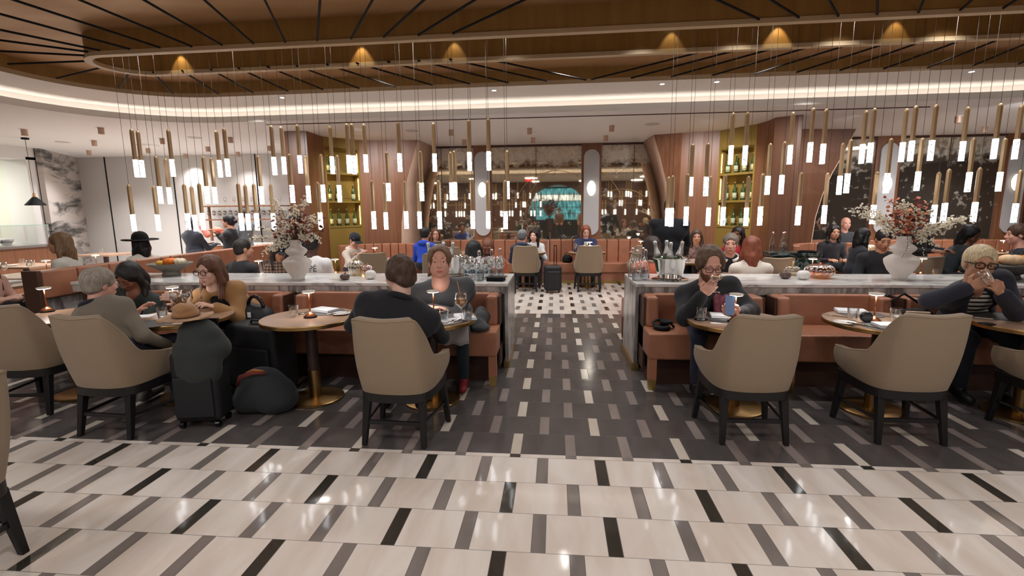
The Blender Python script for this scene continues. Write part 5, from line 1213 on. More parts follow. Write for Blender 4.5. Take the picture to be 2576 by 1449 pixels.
def person(label, hip, head, face, hy=None, hp=0, hr=0, hs=1.0, sw=.185, bw=1., bd=1., lod=0, skin='fair', hair='short', hc=(40, 28, 22), hlen=.2, top=(40, 40, 44), topmat=None,
           legs=(28, 30, 38), shoe=(24, 24, 26), rh=None, lh=None, rhd=None, lhd=None, rcurl=.6, lcurl=.6, rpole=None, lpole=None, glasses=None, beard=None, coat=None, coatgap=.10, collar=None, hood=None,
           hat=None, stand=False, wide_leg=.10, feet=None, sleeve=1.0, lips=None, group=None, rn=None, ln=None, legdir=None, brow=None, thick=1.0, hwob=.003, gthick=1.0):
    vt, vh, vd = LODS[lod]
    hip, head = Vector(hip), Vector(head); root = thing('person', label, 'person', (hip.x, hip.y, 0), 0, group); O = Vector((hip.x, hip.y, 0))
    hip = hip-O; head = head-O
    f = fwd(face); r = Vector((f.y, -f.x, 0)); hy = face if hy is None else hy
    hf = fwd(hy); hrt = Vector((hf.y, -hf.x, 0)); a = RAD(hp); hF = hf*math.cos(a)-Vector((0, 0, 1))*math.sin(a); hU = hf*math.sin(a)+Vector((0, 0, 1))*math.cos(a)
    b = RAD(hr); hR = hrt*math.cos(b)+hU*math.sin(b); hU = hU*math.cos(b)-hrt*math.sin(b)
    RH = Matrix((hR, hF, hU)).transposed(); RHn = [[RH[i][j] for j in range(3)] for i in range(3)]
    def hd(x, y, z): return head + RH @ (Vector((x, y, z))*hs)
    def he(c, rr): return elp(hd(*c), [v*hs for v in rr], RHn)
    def hc_(a_, b_, ra, rb=None): return cap(hd(*a_), hd(*b_), ra*hs, (ra if rb is None else rb)*hs)
    pel = hip+Vector((0, 0, .10 if not stand else 0.0)); neckb = head - Vector((0, 0, .168*hs)) - f*.03*hs - hF*.012
    sp = neckb-pel; Ls = sp.length; spd = sp.normalized(); tf = (f-spd*f.dot(spd)).normalized(); tr = spd.cross(tf)*-1; tr = tf.cross(spd)
    TB = [[tr[i], tf[i], spd[i]] for i in range(3)]
    sh = neckb - spd*.035; SR, SL = sh + tr*(sw-.02) - spd*.035, sh - tr*(sw-.02) - spd*.035
    # ---- skin: head, neck, hands
    HP_ = [he((0, -.012, .032), (.075, .094, .084)), he((0, .028, -.034), (.060, .064, .078)), he((0, .064, -.096), (.027, .022, .021)), he((.033, .062, -.03), (.027, .024, .028)), he((-.033, .062, -.03), (.027, .024, .028)),
           hc_((0, .088, .008), (0, .107, -.033), .0075, .0105), he((.011, .097, -.038), (.008, .009, .0075)), he((-.011, .097, -.038), (.008, .009, .0075)), hc_((-.04, .078, .024), (.04, .078, .024), .011),
           he((0, .089, -.064), (.025, .011, .0065)), he((0, .087, -.077), (.021, .011, .0075)), he((.0725, -.008, -.012), (.0095, .019, .030)), he((-.0725, -.008, -.012), (.0095, .019, .030)), he((.031, .0765, .0), (.0165, .0135, .0125)), he((-.031, .0765, .0), (.0165, .0135, .0125)), he((0, .03, -.06), (.058*thick**1.5, .055*thick, .055)),
           cap(hd(0, -.018, -.05), neckb+f*.0, .056*hs*thick, .060*hs*thick), cap(neckb, neckb-spd*.06, .06*hs*thick, .07*hs), cap(SR.lerp(sh, .4), SL.lerp(sh, .4), .045)]
    eo = .0052 if hp < 10 else .0030; ez = -.0015 if hp < 10 else -.0045
    V, F = sdf_mesh(HP_, vh, .014, [he((.031, .1085, .002), (.019, .019, .0085)), he((-.031, .1085, .002), (.019, .019, .0085)), he((.031, .1, ez), (.0125, .0235, eo)), he((-.031, .1, ez), (.0125, .0235, eo))], .003)
    ce = (V[np.asarray(F)].mean(1)-np.array(head))@np.array(RHn)/hs
    lipm = (np.abs(ce[:, 0]) < .0215) & (np.abs(ce[:, 2]+.0705) < .0115*(1-(ce[:, 0]/.026)**2)) & (ce[:, 1] > .078)
    ch = [(V, F, lipm.astype(int))]
    e = MB()
    for sx in (-1, 1): e.ell(hd(sx*.031, .0755, .0), .0122*hs, 12)
    ch.append(mb_chunk(e, 2)); e = MB()
    for sx in (-1, 1): e.ell(hd(sx*.031, .0838, -.001*(1 if hp < 10 else 4)), (.0062 if lod > 1 else .0085)*hs, 8)
    ch.append(mb_chunk(e, 3)); e = MB()
    for sx in (-1, 1): e.tube([hd(sx*.016, .0895, .0235), hd(sx*.031, .089, .0265), hd(sx*.048, .0785, .021)], [.0024*hs, .0028*hs, .0014*hs], 5)
    ch.append(mb_chunk(e, 4))
    # arms
    rt = Vector(rh)-O if rh is not None else pel+f*.33+tr*.13+Vector((0, 0, .10)); lt = Vector(lh)-O if lh is not None else pel+f*.33-tr*.13+Vector((0, 0, .10))
    arms = []
    for side, S_, T_, pole, dd, nn, cu in ((1, SR, rt, rpole, rhd, rn, rcurl), (-1, SL, lt, lpole, lhd, ln, lcurl)):
        pole = Vector(pole) if pole is not None else tr*side*.55 - Vector((0, 0, 1)) - f*.35
        E_ = ik(S_, T_, .285, .255, pole); d = Vector(dd) if dd is not None else (T_-E_).normalized()*.8+f*.2
        nn = Vector(nn) if nn is not None else Vector((0, 0, -1))-tr*side*.4
        V, F = sdf_mesh(hand_prims(T_, d, nn, side, cu, 1.02)+[cap(T_-(T_-E_).normalized()*.10, T_, .031, .026)], vd, .007)
        ch.append((V, F, 0)); arms.append((S_, E_, T_))
        V, F = sdf_mesh([cap(sh, S_, .04), cap(S_, E_, .036, .034), cap(E_, T_, .032, .025)], vt*1.2, .02); ch.append((V, F, 0))
        if sleeve < 1: V, F = sdf_mesh([cap(S_, E_, .045, .042), cap(E_, T_, .041, .028)], vh*1.4, .02); ch.append((V, F, 0))
    sk = SKIN[skin]; lp = lips or tuple(int(c*q) for c, q in zip(sk, (.88, .72, .70)))
    np_obj('body', ch, [mat('skin_'+skin, sk, .5, var=.06, scale=9), mat('lips_%d_%d_%d' % lp, lp, .4), mat('eye_white', (196, 188, 184), .25), mat('iris_dark', (46, 34, 28), .2), hair_mat(brow or (hc if hair != 'none' else (50, 40, 34)))], root)
    # ---- clothes
    def torso(g):
        P = [elp(pel+spd*Ls*.68, (sw*.93*bw+g, .118*bd+g, .19+g), TB), elp(pel+spd*Ls*.34+tf*.012*bd, (.152*bw+g, .125*bd+g, .17+g), TB), elp(pel+spd*.02, (.17*bw+g, .135*bd+g, .13+g), TB),
             cap(SR, SL, .058+g), cap(sh-tr*.035, SR, .05+g, .054+g), cap(sh+tr*.035, SL, .05+g, .054+g)]
        return P
    def sleeves(g, frac=1.0):
        P = []
        for S_, E_, T_ in arms:
            if frac >= 1: P += [cap(S_, E_, .060+g, .050+g), cap(E_, E_.lerp(T_, .90), .050+g, .040+g)]
            else: P += [cap(S_, S_.lerp(E_, min(1, frac*1.6)), .062+g, .055+g)]
        return P
    nk = [cap(neckb+spd*.002, head, .052*hs*thick, .10*hs)]
    V, F = sdf_mesh(torso(0)+sleeves(0, sleeve), vt, .04, nk, .01, wob=.004 if lod else .003, wf=34)
    tp = np_obj('top', [(V, F, 0)], [topmat or cloth_mat(top)], root)
    if coat:
        c0 = neckb-spd*.05+tf*.14; c1 = pel+tf*.22
        V, F = sdf_mesh(torso(.026)+sleeves(.016), vt, .035, [cap(neckb-spd*.01, head, .06*hs, .11*hs), cap(c0, c1, coatgap*.72, coatgap*1.25)], .015, wob=.004, wf=30)
        np_obj('coat', [(V, F, 0)], [coat if not isinstance(coat, tuple) else cloth_mat(coat)], root)
    if collar:
        m_ = MB(); n = 18; pts = []
        for k in range(n+1):
            t_ = 2*math.pi*(k+.5)/(n+1) + math.pi/2*0; gap = .35
            ang = math.pi/2 + gap + (2*math.pi-2*gap)*k/n; pts.append(neckb + tr*math.cos(ang)*.088*hs + tf*math.sin(ang)*.092*hs + spd*(.012-.025*math.sin(ang)))
        m_.tube(pts, .019*hs, 7); m_.build('collar', cloth_mat(collar), root, smooth=True)
    if hood:
        V, F = sdf_mesh([elp(neckb-tf*.09-spd*.005, (.125, .065, .06), TB), cap(neckb-tf*.05+tr*.08, neckb+tf*.06+tr*.06-spd*.03, .035), cap(neckb-tf*.05-tr*.08, neckb+tf*.06-tr*.06-spd*.03, .035)], vt, .03)
        np_obj('hood', [(V, F, 0)], [cloth_mat(hood)], root)
    lg = []; ft = []
    ld = fwd(legdir) if legdir is not None else f; lr = Vector((ld.y, -ld.x, 0))
    for sx in (1, -1):
        h0 = pel + lr*sx*.095 - Vector((0, 0, .02))
        if stand: kn = Vector((h0.x, h0.y, .5))+f*.02; an = Vector((h0.x, h0.y, .09)); toe = an+f*.16-Vector((0, 0, .04))
        else: kn = h0 + ld*.44 + lr*sx*wide_leg*.5; kn.z = max(hip.z+.02, .54); an = Vector((kn.x, kn.y, .10))-ld*.03; toe = an+ld*.17-Vector((0, 0, .045))
        lg += [cap(h0, kn, .092*bw**.5, .068), cap(kn, an+Vector((0, 0, .02)), .064, .048)]; ft += [cap(an-Vector((0, 0, .045))-ld*.035, toe, .042, .036), cap(an, an-Vector((0, 0, .04)), .045, .043)]
    V, F = sdf_mesh(lg+[elp(pel, (.172*bw, .14*bd, .12), TB)], max(vt, .02), .04); np_obj('trousers', [(V, F, 0)], [cloth_mat(legs)], root)
    for k2 in (0, 2):
        V, F = sdf_mesh(ft[k2:k2+2], .014, .02); V[:, 2] = np.maximum(V[:, 2], .002); np_obj('shoe', [(V, F, 0)], [mat('shoe_%d_%d_%d' % shoe, shoe, .5)], root)
    # ---- hair
    face_cut = he((0, .118, -.045), (.078, .078, .118)); low = he((0, .03, -.165), (.13, .15, .10)); wob, ww = .0035, 75
    if hair in ('short', 'crop'):
        g = .012 if hair == 'short' else .003
        P = [he((0, -.014, .036), (.078+g, .098+g, .084+g)), he((0, -.05, -.02), (.070+g*.6, .058+g*.6, .06))]; V, F = sdf_mesh(P, vh, .02, [face_cut, low] + [he((s_*.08, .02, -.03), (.02, .028, .04)) for s_ in (-1, 1)], .006, wob=hwob if hair == 'short' else .001, wf=85); cut = 1
    elif hair == 'fringe':
        P = [he((0, -.018, .036), (.092, .105, .097)), he((0, -.06, -.03), (.08, .055, .06)), he((.078, .0, .01), (.022, .045, .05)), he((-.078, .0, .01), (.022, .045, .05))]
        V, F = sdf_mesh(P, vh, .02, [he((0, .10, -.03), (.074, .074, .115)), he((0, .105, .055), (.054, .066, .046)), low], .006, wob=.006, wf=70)
    elif hair in ('long', 'bob', 'wavy', 'tied', 'bun'):
        P = [he((0, -.014, .038), (.090, .108, .094)), he((0, -.055, -.02), (.078, .06, .07))]
        if hair in ('long', 'bob', 'wavy'):
            Lh = hlen
            for s_ in (-1, 1): P += [cap(hd(s_*.072, .005, .02), hd(s_*.085, -.01, -.10), .028*hs, .03*hs), cap(hd(s_*.085, -.01, -.10), hd(s_*.088, .0, -.10)-Vector((0, 0, Lh-.06))+hF*.02, .03*hs, .022*hs)]
            P += [he((0, -.07, -.06), (.095, .055, .12)), cap(hd(0, -.075, -.1), hd(0, -.08, -.1)-Vector((0, 0, Lh-.08)), .07*hs, .055*hs)]
        if hair == 'tied': P += [cap(hd(.06, -.05, -.05), hd(.085, -.0, -.19), .028*hs, .018*hs)]
        if hair == 'bun': P += [he((0, -.125, .0), (.04, .04, .036))]
        subs = [he((0, .112, -.048), (.064 if hair in ('long', 'bob', 'wavy') else .078, .085, .125))]
        if hair in ('tied', 'bun'): subs = [he((0, .118, -.03), (.082, .085, .136)), low]
        V, F = sdf_mesh(P, vh*1.15, .025, subs, .008, wob=.008 if hair == 'wavy' else .0045, wf=48 if hair == 'wavy' else 60)
    if hair != 'none': np_obj('hair', [(V, F, 0)], [hair_mat(hc)], root)
    if beard:
        V, F = sdf_mesh([he((0, .036, -.058), (.066, .068, .062)), he((0, .068, -.095), (.034, .026, .026))], vh, .015, [he((0, .088, -.012), (.058, .06, .040)), he((0, .105, -.072), (.024, .02, .008)), he((0, -.03, -.05), (.09, .055, .12))], .005, wob=.002, wf=120)
        np_obj('beard', [(V, F, 0)], [hair_mat(beard)], root)
    if glasses:
        m_ = MB(); gw, gh = .025, .018
        for sx in (-1, 1):
            pts = [hd(sx*.033+gw*math.copysign(abs(math.cos(t))**.55, math.cos(t)), .107, .0+gh*math.copysign(abs(math.sin(t))**.55, math.sin(t))) for t in np.linspace(0, 2*math.pi, 17)]
            m_.tube(pts, .0026*hs*gthick, 5); m_.tube([hd(sx*.058, .106, .008), hd(sx*.076, .06, .009), hd(sx*.081, -.01, .006)], .0028*hs*gthick, 5)
        m_.tube([hd(-.009, .108, .006), hd(.009, .108, .006)], .0026*hs, 5); m_.build('glasses', mat('glasses_%d' % glasses[0], glasses, .3), root)
    if hat:
        kind, col = hat; m_ = MB()
        if kind == 'cap':
            V, F = sdf_mesh([he((0, -.014, .045), (.088, .108, .080))], vh, .01, [he((0, -.0, -.11), (.2, .2, .145))], .004); np_obj('cap', [(V, F, 0), ], [cloth_mat(col)], root)
            V, F = sdf_mesh([he((0, .118, .032), (.068, .065, .007))], vh*.8, .01); np_obj('cap_brim', [(V, F, 0)], [cloth_mat(col)], root)
        else:
            V, F = sdf_mesh([he((0, -.014, .085), (.092, .112, .085)), he((0, -.014, .045), (.098, .118, .05))], vh, .03, [he((0, -.01, -.09), (.2, .2, .125))], .004); np_obj('hat_crown', [(V, F, 0)], [mat('felt_%d' % col[0], col, .9)], root)
            V, F = sdf_mesh([he((0, -.014, .045), (.19, .205, .009)), he((.17, -.014, .055), (.03, .12, .012)), he((-.17, -.014, .055), (.03, .12, .012))], vh*.9, .02); np_obj('hat_brim', [(V, F, 0)], [mat('felt_%d' % col[0], col, .9)], root)
    return root, tp, arms, O, hd
# ---- foreground people
E1 = Vector((0, 0, 1))
person('grey haired person seen from behind in olive grey coat on the left front chair', (-3.43, 3.38, .52), W(251, 714, 3.46), -2, 18, 3, 0, 1.04, .225, 1.2, 1.15, 2, 'pink', 'short', (150, 140, 128), top=(118, 108, 94), legs=(70, 76, 92), collar=(28, 30, 44),
       rh=W(425, 868, 3.60), rhd=(.3, .7, -.4), rpole=(.8, -.5, -.9), lh=(-3.55, 3.75, .80), shoe=(120, 116, 108))
person('dark haired person in black jacket bending over the table beside the grey haired person', (-4.22, 4.66, .52), W(325, 695, 4.30), 170, 182, 34, 8, 1.12, .185, 1, 1, 2, 'brown', 'long', (22, 19, 20), .34, top=(32, 40, 38), legs=(24, 26, 32),
       rh=(-4.30, 4.10, .79), lh=(-4.0, 4.08, .79))
person('woman with dark glasses and auburn hair, camel coat over black top', (-3.22, 4.66, .52), W(528, 680, 4.25), 170, 186, 6, 0, 1.13, .185, 1, 1, 2, 'fair', 'long', (98, 62, 44), .20, top=(26, 28, 36), legs=(26, 28, 38), coat=mat('camel_coat', (164, 122, 78), .9, sheen=.2, bump=.2, bscale=200), coatgap=.11,
       rh=W(452, 752, 4.1), rhd=(-.5, -.4, .25), rn=(-.75, .35, -.2), rcurl=.7, lh=(-3.1, 4.1, .79), glasses=(22, 18, 20))
p4, t4, a4, O4, _h = person('person in black pullover with white sleeve piping, seen from behind', (-1.235, 3.37, .52), W(1005, 690, 3.50), -4, -62, 4, 0, 1.13, .265, 1.25, 1.15, 2, 'fair', 'fringe', (74, 54, 42), top=(28, 29, 34), legs=(48, 48, 52), shoe=(30, 32, 38),
       rh=(-1.08, 3.74, .80), lh=(-1.42, 3.74, .80), rpole=(1, -.35, -.8), lpole=(-1, -.35, -.8), collar=(28, 29, 34))
for S_, E_, T_ in a4:
    d = (T_-E_).normalized(); c = E_+d*.03; u = d.cross(E1).normalized(); v = u.cross(d)
    MB().tube([c+(u*math.cos(t)+v*math.sin(t))*.0535 for t in np.linspace(0, 2*math.pi, 21)], .0038, 5).build('sleeve_piping', M_linen, p4)
person('woman in charcoal sweater with folded arms looking at the camera', (-1.03, 4.66, .52), W(1106, 659, 4.22), 174, 168, -7, 0, 1.2, .245, 1.3, 1.3, 2, 'pink', 'tied', (112, 82, 58), top=(72, 73, 76), legs=(24, 36, 44), shoe=(120, 30, 36), thick=1.12, brow=(150, 112, 86),
       rh=(-1.09, 4.08, .80), lh=(-1.10, 4.13, .80), rhd=(.9, .3, .0), lhd=(-.95, -.2, 0), rpole=(-.8, .2, -.6), lpole=(.9, .2, -.6), rcurl=.4, lcurl=.4)
gR = W(1797, 712, 3.98)
person('bearded man with glasses in black jacket, sipping a cocktail and holding a phone', (1.41, 4.66, .52), W(1786, 664, 4.22), 184, 179, 18, 0, 1.20, .205, 1.1, 1.05, 2, 'pink', 'fringe', (98, 76, 58), top=(26, 26, 28), legs=(34, 40, 58), glasses=(30, 32, 50), beard=(104, 66, 46),
       rh=W(1768, 742, 4.02), rhd=gR-W(1768, 742, 4.02), rn=(.35, .75, -.1), rcurl=.75, rpole=(-.5, -.2, -1), lh=W(1862, 790, 3.92), lhd=(-.85, -.1, .15), ln=(-.2, .8, .5), lcurl=.8, lpole=(.9, .3, -.5), coat=(24, 24, 27), coatgap=.055)
navy = (34, 35, 48)
person('blonde person in navy blazer and striped shirt, drinking from a glass held to the mouth', (3.68, 4.66, .52), W(2464, 662, 4.16), 194, 199, 5, 3, 1.14, .205, 1.05, 1.05, 2, 'tan', 'short', (206, 186, 150), top=navy, topmat=stripe_material('striped_shirt', (226, 220, 210), (28, 28, 32), 27, 2, .42), legs=(22, 24, 34), glasses=(40, 28, 20), gthick=1.5, hwob=.0012, coat=navy, coatgap=.125, brow=(120, 100, 80),
       rh=W(2436, 724, 3.98), rhd=W(2486, 704, 3.93)-W(2436, 724, 3.98), rn=(.3, .9, .1), rcurl=.65, rpole=(-1, .1, -.35), lh=W(2520, 738, 3.98), lhd=W(2494, 706, 3.93)-W(2520, 738, 3.98), ln=(-.3, .9, 0), lcurl=.7, lpole=(.8, .2, -.8))
# ---- people at the rear sides of the counters and beyond
def seat(label, px, py, Y, face, back=.1, hy=None, lod=1, hs=1.08, z=.5, dx=0, **k):
    h = W(px, py, Y); b = fwd(face)*-back
    return person(label, (h.x+b.x+dx, h.y+b.y, z), h, face, hy, hs=hs, lod=lod, **k)
seat('woman with long light brown hair in pale top, in profile at the left table', 150, 612, 5.6, -108, .12, -122, hair='long', hc=(120, 94, 66), hlen=.42, top=(204, 200, 190), skin='tan')
seat('person at the far left edge of the photo, in pale peach top', -34, 655, 4.95, 80, .1, hair='long', hc=(80, 62, 50), hlen=.3, top=(222, 176, 158), lod=0)
seat('person in wide brimmed black hat and white top', 352, 612, 6.8, -70, .1, -72, hair='long', hc=(16, 15, 17), hlen=.26, top=(214, 208, 196), hat=('hat', (16, 15, 17)), skin='tan')
seat('short haired person in black sweater with back turned, left of the flower vase', 612, 626, 6.02, 12, .08, 35, hair='crop', hc=(34, 28, 26), top=(38, 39, 43), skin='tan', sw=.2)
seat('person in black cap and plaid top behind the left flower arrangement', 703, 632, 6.9, 160, .1, 128, hp=25, hair='long', hc=(26, 20, 20), hlen=.22, topmat=stripe_material('plaid_wool', (52, 42, 38), (128, 104, 88), 22, 2, .3, .9, True, (150, 120, 100)), hat=('cap', (20, 20, 24)), skin='tan')
pe, pt, _a, Ope, _h = seat('person in white jersey with back turned, beside the left vase', 786, 612, 5.98, 4, .06, -10, hair='crop', hc=(20, 17, 17), top=(222, 220, 218), skin='deep', sw=.215, bw=1.1)
seat('person in dark clothes just beside the left vase, mostly behind blossoms', 742, 560, 7.4, 150, .1, hair='short', hc=(20, 18, 18), top=(30, 30, 34), skin='tan', lod=0)
ph, _t, _a, Oh, hdc = seat('man in cream hoodie and dark baseball cap looking down at his table', 893, 604, 8.55, 120, .12, 128, hp=28, hair='crop', hc=(40, 30, 26), top=(206, 192, 178), hood=(206, 192, 178), hat=('cap', (30, 32, 42)), skin='pink',
     rh=W(905, 640, 8.25), lh=W(900, 645, 8.35))
seat('person in bright blue hoodie with back turned', 1070, 588, 9.55, 5, .1, 10, hair='short', hc=(28, 26, 28), top=(30, 66, 178), hood=(30, 66, 178), skin='tan')
seat('woman with glasses in dark striped top on the wall banquette', 1096, 588, 10.85, 176, .1, 165, hair='long', hc=(96, 68, 50), hlen=.22, topmat=stripe_material('brown_stripes', (50, 38, 36), (150, 128, 112), 20, 2, .35), glasses=(60, 40, 36), skin='pink')
seat('black haired person with back turned facing the bald man', 1192, 632, 6.02, 5, .06, 0, hair='long', hc=(14, 14, 16), hlen=.16, top=(52, 84, 98), skin='brown')
seat('bald bearded man in orange sweater looking down', 1228, 622, 7.0, 176, .12, 180, hp=22, hair='none', top=(176, 84, 44), beard=(44, 40, 42), skin='brown', sw=.225, bw=1.15, hs=1.12)
seat('grey haired man in navy jacket, back turned, in rear chair', 1315, 594, 10.05, 8, .12, 25, hair='short', hc=(112, 112, 116), top=(40, 48, 72), skin='pink', hood=(44, 52, 78), sw=.2)
seat('black haired woman in white jacket facing the grey haired man', 1343, 592, 10.82, 180, .1, 192, hair='wavy', hc=(22, 18, 20), hlen=.2, top=(210, 212, 214), skin='fair')
prd, _t, ard, Ord, _h = seat('woman with long red hair and navy jacket looking at phone', 1474, 582, 10.82, 180, .1, 178, hp=12, hair='long', hc=(128, 70, 44), hlen=.30, top=(38, 44, 78), skin='fair', glasses=(120, 100, 90), coat=(38, 44, 78), coatgap=.06, rh=W(1462, 622, 10.45), lh=W(1490, 622, 10.45))
seat('dark haired person in salmon top and khaki trousers seated at the aisle behind bottles', 1640, 622, 6.0, 2, .06, 6, hair='long', hc=(44, 30, 28), hlen=.1, top=(206, 110, 80), legs=(170, 160, 146), shoe=(222, 222, 222), rh=(1.05, 6.4, .62), dx=-.02)
def stander(label, px, Y, face, hz=1.62, **k):
    h = W(px, 529, Y); h.z = hz; return person(label, (h.x, h.y, .92), h, face, stand=True, **k)
stander('person in black standing with back turned, right of the central mirror', 1684, 7.35, 8, 1.66, hair='crop', hc=(24, 20, 20), top=(22, 24, 30), legs=(22, 22, 26), skin='brown', sw=.235, bw=1.15, lod=1, rh=W(1725, 640, 7.7), lh=W(1655, 640, 7.7))
seat('person in patterned multicolour top behind the champagne bucket', 1752, 596, 9.1, 190, .1, hair='wavy', hc=(70, 50, 42), hlen=.12, topmat=mat('patterned_blouse', (104, 80, 74), .8, var=.7, scale=18), skin='tan')
seat('grey haired man in black sweater with white shirt collar', 1838, 613, 7.1, 192, .15, 198, hair='short', hc=(128, 116, 104), top=(28, 28, 32), collar=(228, 226, 222), skin='pink', hs=1.18)
seat('dark haired person in red top behind the man with white collar', 1856, 590, 8.3, 185, .1, -140, hair='long', hc=(30, 20, 20), hlen=.2, top=(172, 34, 46), skin='brown')
seat('woman with long red hair and cream sweater, back turned', 1890, 622, 6.0, 6, .05, 12, hair='wavy', hc=(122, 62, 38), hlen=.36, top=(214, 204, 192), skin='fair', sw=.19)
seat('dark haired man in black sweater looking down, left of the right vase', 2222, 602, 6.75, 200, .1, 192, hp=18, hair='crop', hc=(24, 20, 20), top=(26, 28, 32), skin='tan', sw=.21)
seat('woman with long black hair in dark puffer jacket, in profile facing right', 2172, 594, 8.6, 95, .1, 88, hair='long', hc=(20, 18, 18), hlen=.3, top=(34, 36, 44), skin='tan')
stander('person in black standing behind the flowers of the right vase', 2312, 7.6, 160, 1.50, hair='short', hc=(22, 18, 18), top=(22, 22, 24), legs=(20, 20, 22), skin='brown', lod=0)
seat('long black haired person leaning over at the far right', 2440, 590, 7.6, 100, .3, 150, hp=20, hr=-14, hair='long', hc=(18, 16, 18), hlen=.34, top=(36, 44, 50), skin='brown', z=.55)
seat('brown haired man in dark navy jacket with back turned at the right edge', 2560, 590, 6.7, -60, .1, -70, hair='short', hc=(78, 54, 40), top=(28, 36, 46), skin='pink', sw=.21)
seat('bald person on the right wall banquette behind the woman in puffer jacket', 2128, 562, 10.95, 185, .1, hair='none', top=(60, 60, 66), skin='pink', lod=0)
seat('dark curly haired person on the right wall banquette', 2098, 584, 9.4, 185, .1, hair='wavy', hc=(30, 24, 24), hlen=.12, top=(40, 36, 40), skin='tan', lod=0)
sv = stander('server with dark hair bun in black uniform, in profile', 572, 9.1, -95, 1.48, hair='bun', hc=(22, 20, 24), top=(30, 31, 36), legs=(26, 26, 30), skin='tan', hs=1.05, lod=1, rh=W(545, 588, 9.1), lh=W(548, 592, 9.3))
stander('tall server with glasses in grey standing behind the bun haired server', 612, 9.9, -92, 1.62, hair='short', hc=(40, 32, 30), top=(112, 116, 122), legs=(30, 30, 34), skin='pink', glasses=(26, 26, 28), lod=1)
stander('server in black shirt and grey apron bending with back turned by the grey wall', 480, 9.0, 20, 1.44, hair='short', hc=(20, 18, 20), top=(44, 48, 58), legs=(64, 70, 82), skin='deep', sw=.22, bw=1.15, lod=1)
for x, y, a, l, tc_, hcol in ((.16, -.95, 0, 'standing person in patterned shirt behind the camera, seen only in the mirror', mat('patterned_shirt', (120, 84, 62), .8, var=.7, scale=14), (90, 60, 44)), (-1.25, -1.9, 20, 'standing person in dark jacket behind the camera, seen only in the mirror', cloth_mat((34, 34, 38)), (40, 32, 28)), (1.3, -1.6, -15, 'standing person in beige jacket behind the camera, seen only in the mirror', cloth_mat((150, 126, 104)), (60, 46, 38))):
    person(l, (x, y, .92), (x, y, 1.62), a, stand=True, hair='short', hc=hcol, topmat=tc_, skin='tan')
# lettering on the white jersey, laid onto the cloth
bpy.context.view_layer.update()
lt_ = text_mesh('PÉ', .105, mat('jersey_print', (46, 50, 58), .8), pe, (0, 0, 0), (0, 0, 0), .0, 'back_lettering', 'LEFT')
me = lt_.data; q = W(781, 676, 5.85); base = Vector((q.x-Ope.x, 0, q.z-.0))
for v in me.vertices:
    x, z = base.x+v.co.x*.9, base.z+v.co.y
    ok, loc, nn, _i = pt.ray_cast(Vector((x, -1.5, z)), Vector((0, 1, 0)))
    v.co = Vector((x, (loc.y if ok else 0)-.004, z))
# small white emblem on the dark cap
m_ = MB(); pts = [(-.02, .004), (-.008, -.006), (.022, .012), (-.006, -.0015)]
c = hdc(.055, .06, .07); u = Vector((.8, -.6, 0)); m_.add([c+Vector((0, -.03, 0))+u*a*1.3+E1*b*1.3 for a, b in pts], [(0, 1, 2, 3)]); m_.build('cap_emblem', M_linen, ph)
# ================================================================== LUGGAGE, BAGS, HELD THINGS
q = G(497, 1078); q = Vector((q.x, q.y+.10, 0))
t = thing('suitcase', 'tall black upright suitcase under the tan hat beside the grey haired person', 'suitcase', q, 10)
rbox('case', .34, .24, .56, M_nylon, t, (0, 0, .05), .05); rbox('front_pocket', .28, .03, .32, M_nylon, t, (0, -.13, .10), .014)
for sx in (-1, 1): MB().cyl((sx*.13-.015, -.08, .026), (sx*.13+.015, -.08, .026), .026, n=14).build('wheel', M_black_gloss, t)
for sx in (-1, 1): MB().cyl((sx*.13-.015, .08, .026), (sx*.13+.015, .08, .026), .026, n=14).build('wheel', M_black_gloss, t)
m_ = MB()
for sx in (-1, 1): m_.box(sx*.10-.009, sx*.10+.009, .10, .118, .58, .80)
m_.box(-.115, .115, .092, .126, .79, .82); m_.build('pull_handle', M_black_gloss, t, bevel=.004)
t2 = thing('draped_coat', 'dark charcoal coat draped over the suitcase handle', 'coat', q, 10)
blob_part('cloth', [elp((0, .02, .72), (.14, .11, .12)), elp((.02, -.01, .60), (.19, .15, .12)), elp((.03, -.08, .48), (.17, .08, .18)), cap((-.02, .02, .80), (.10, .0, .70), .05, .08), elp((.12, .02, .60), (.10, .12, .10))], cloth_mat((44, 48, 46)), t2, .012, .05, .005, 30)
h = q + Vector((-.085, .02, .835)); t = thing('fedora_hat', 'tan felt fedora resting on top of the draped suitcase', 'hat', h, 20)
blob_part('crown', [elp((0, 0, .045), (.085, .105, .055)), elp((0, -.02, .09), (.072, .085, .038)), cap((0, -.08, .10), (0, .07, .085), .032, .03)], M_tan_felt, t, .006, .03, .0, 1, [cap((0, -.06, .142), (0, .09, .128), .02, .026)])
blob_part('brim', [elp((0, 0, .012), (.165, .19, .008)), elp((.14, 0, .024), (.03, .12, .009)), elp((-.14, 0, .016), (.03, .12, .009))], M_tan_felt, t, .0055, .02, 0)
m_ = MB(); m_.tube([(.088*math.cos(a), .108*math.sin(a), .032) for a in np.linspace(0, 2*math.pi, 33)], .006, 6); m_.build('hat_band', mat('felt_band', (140, 100, 66), .8), t, smooth=True)
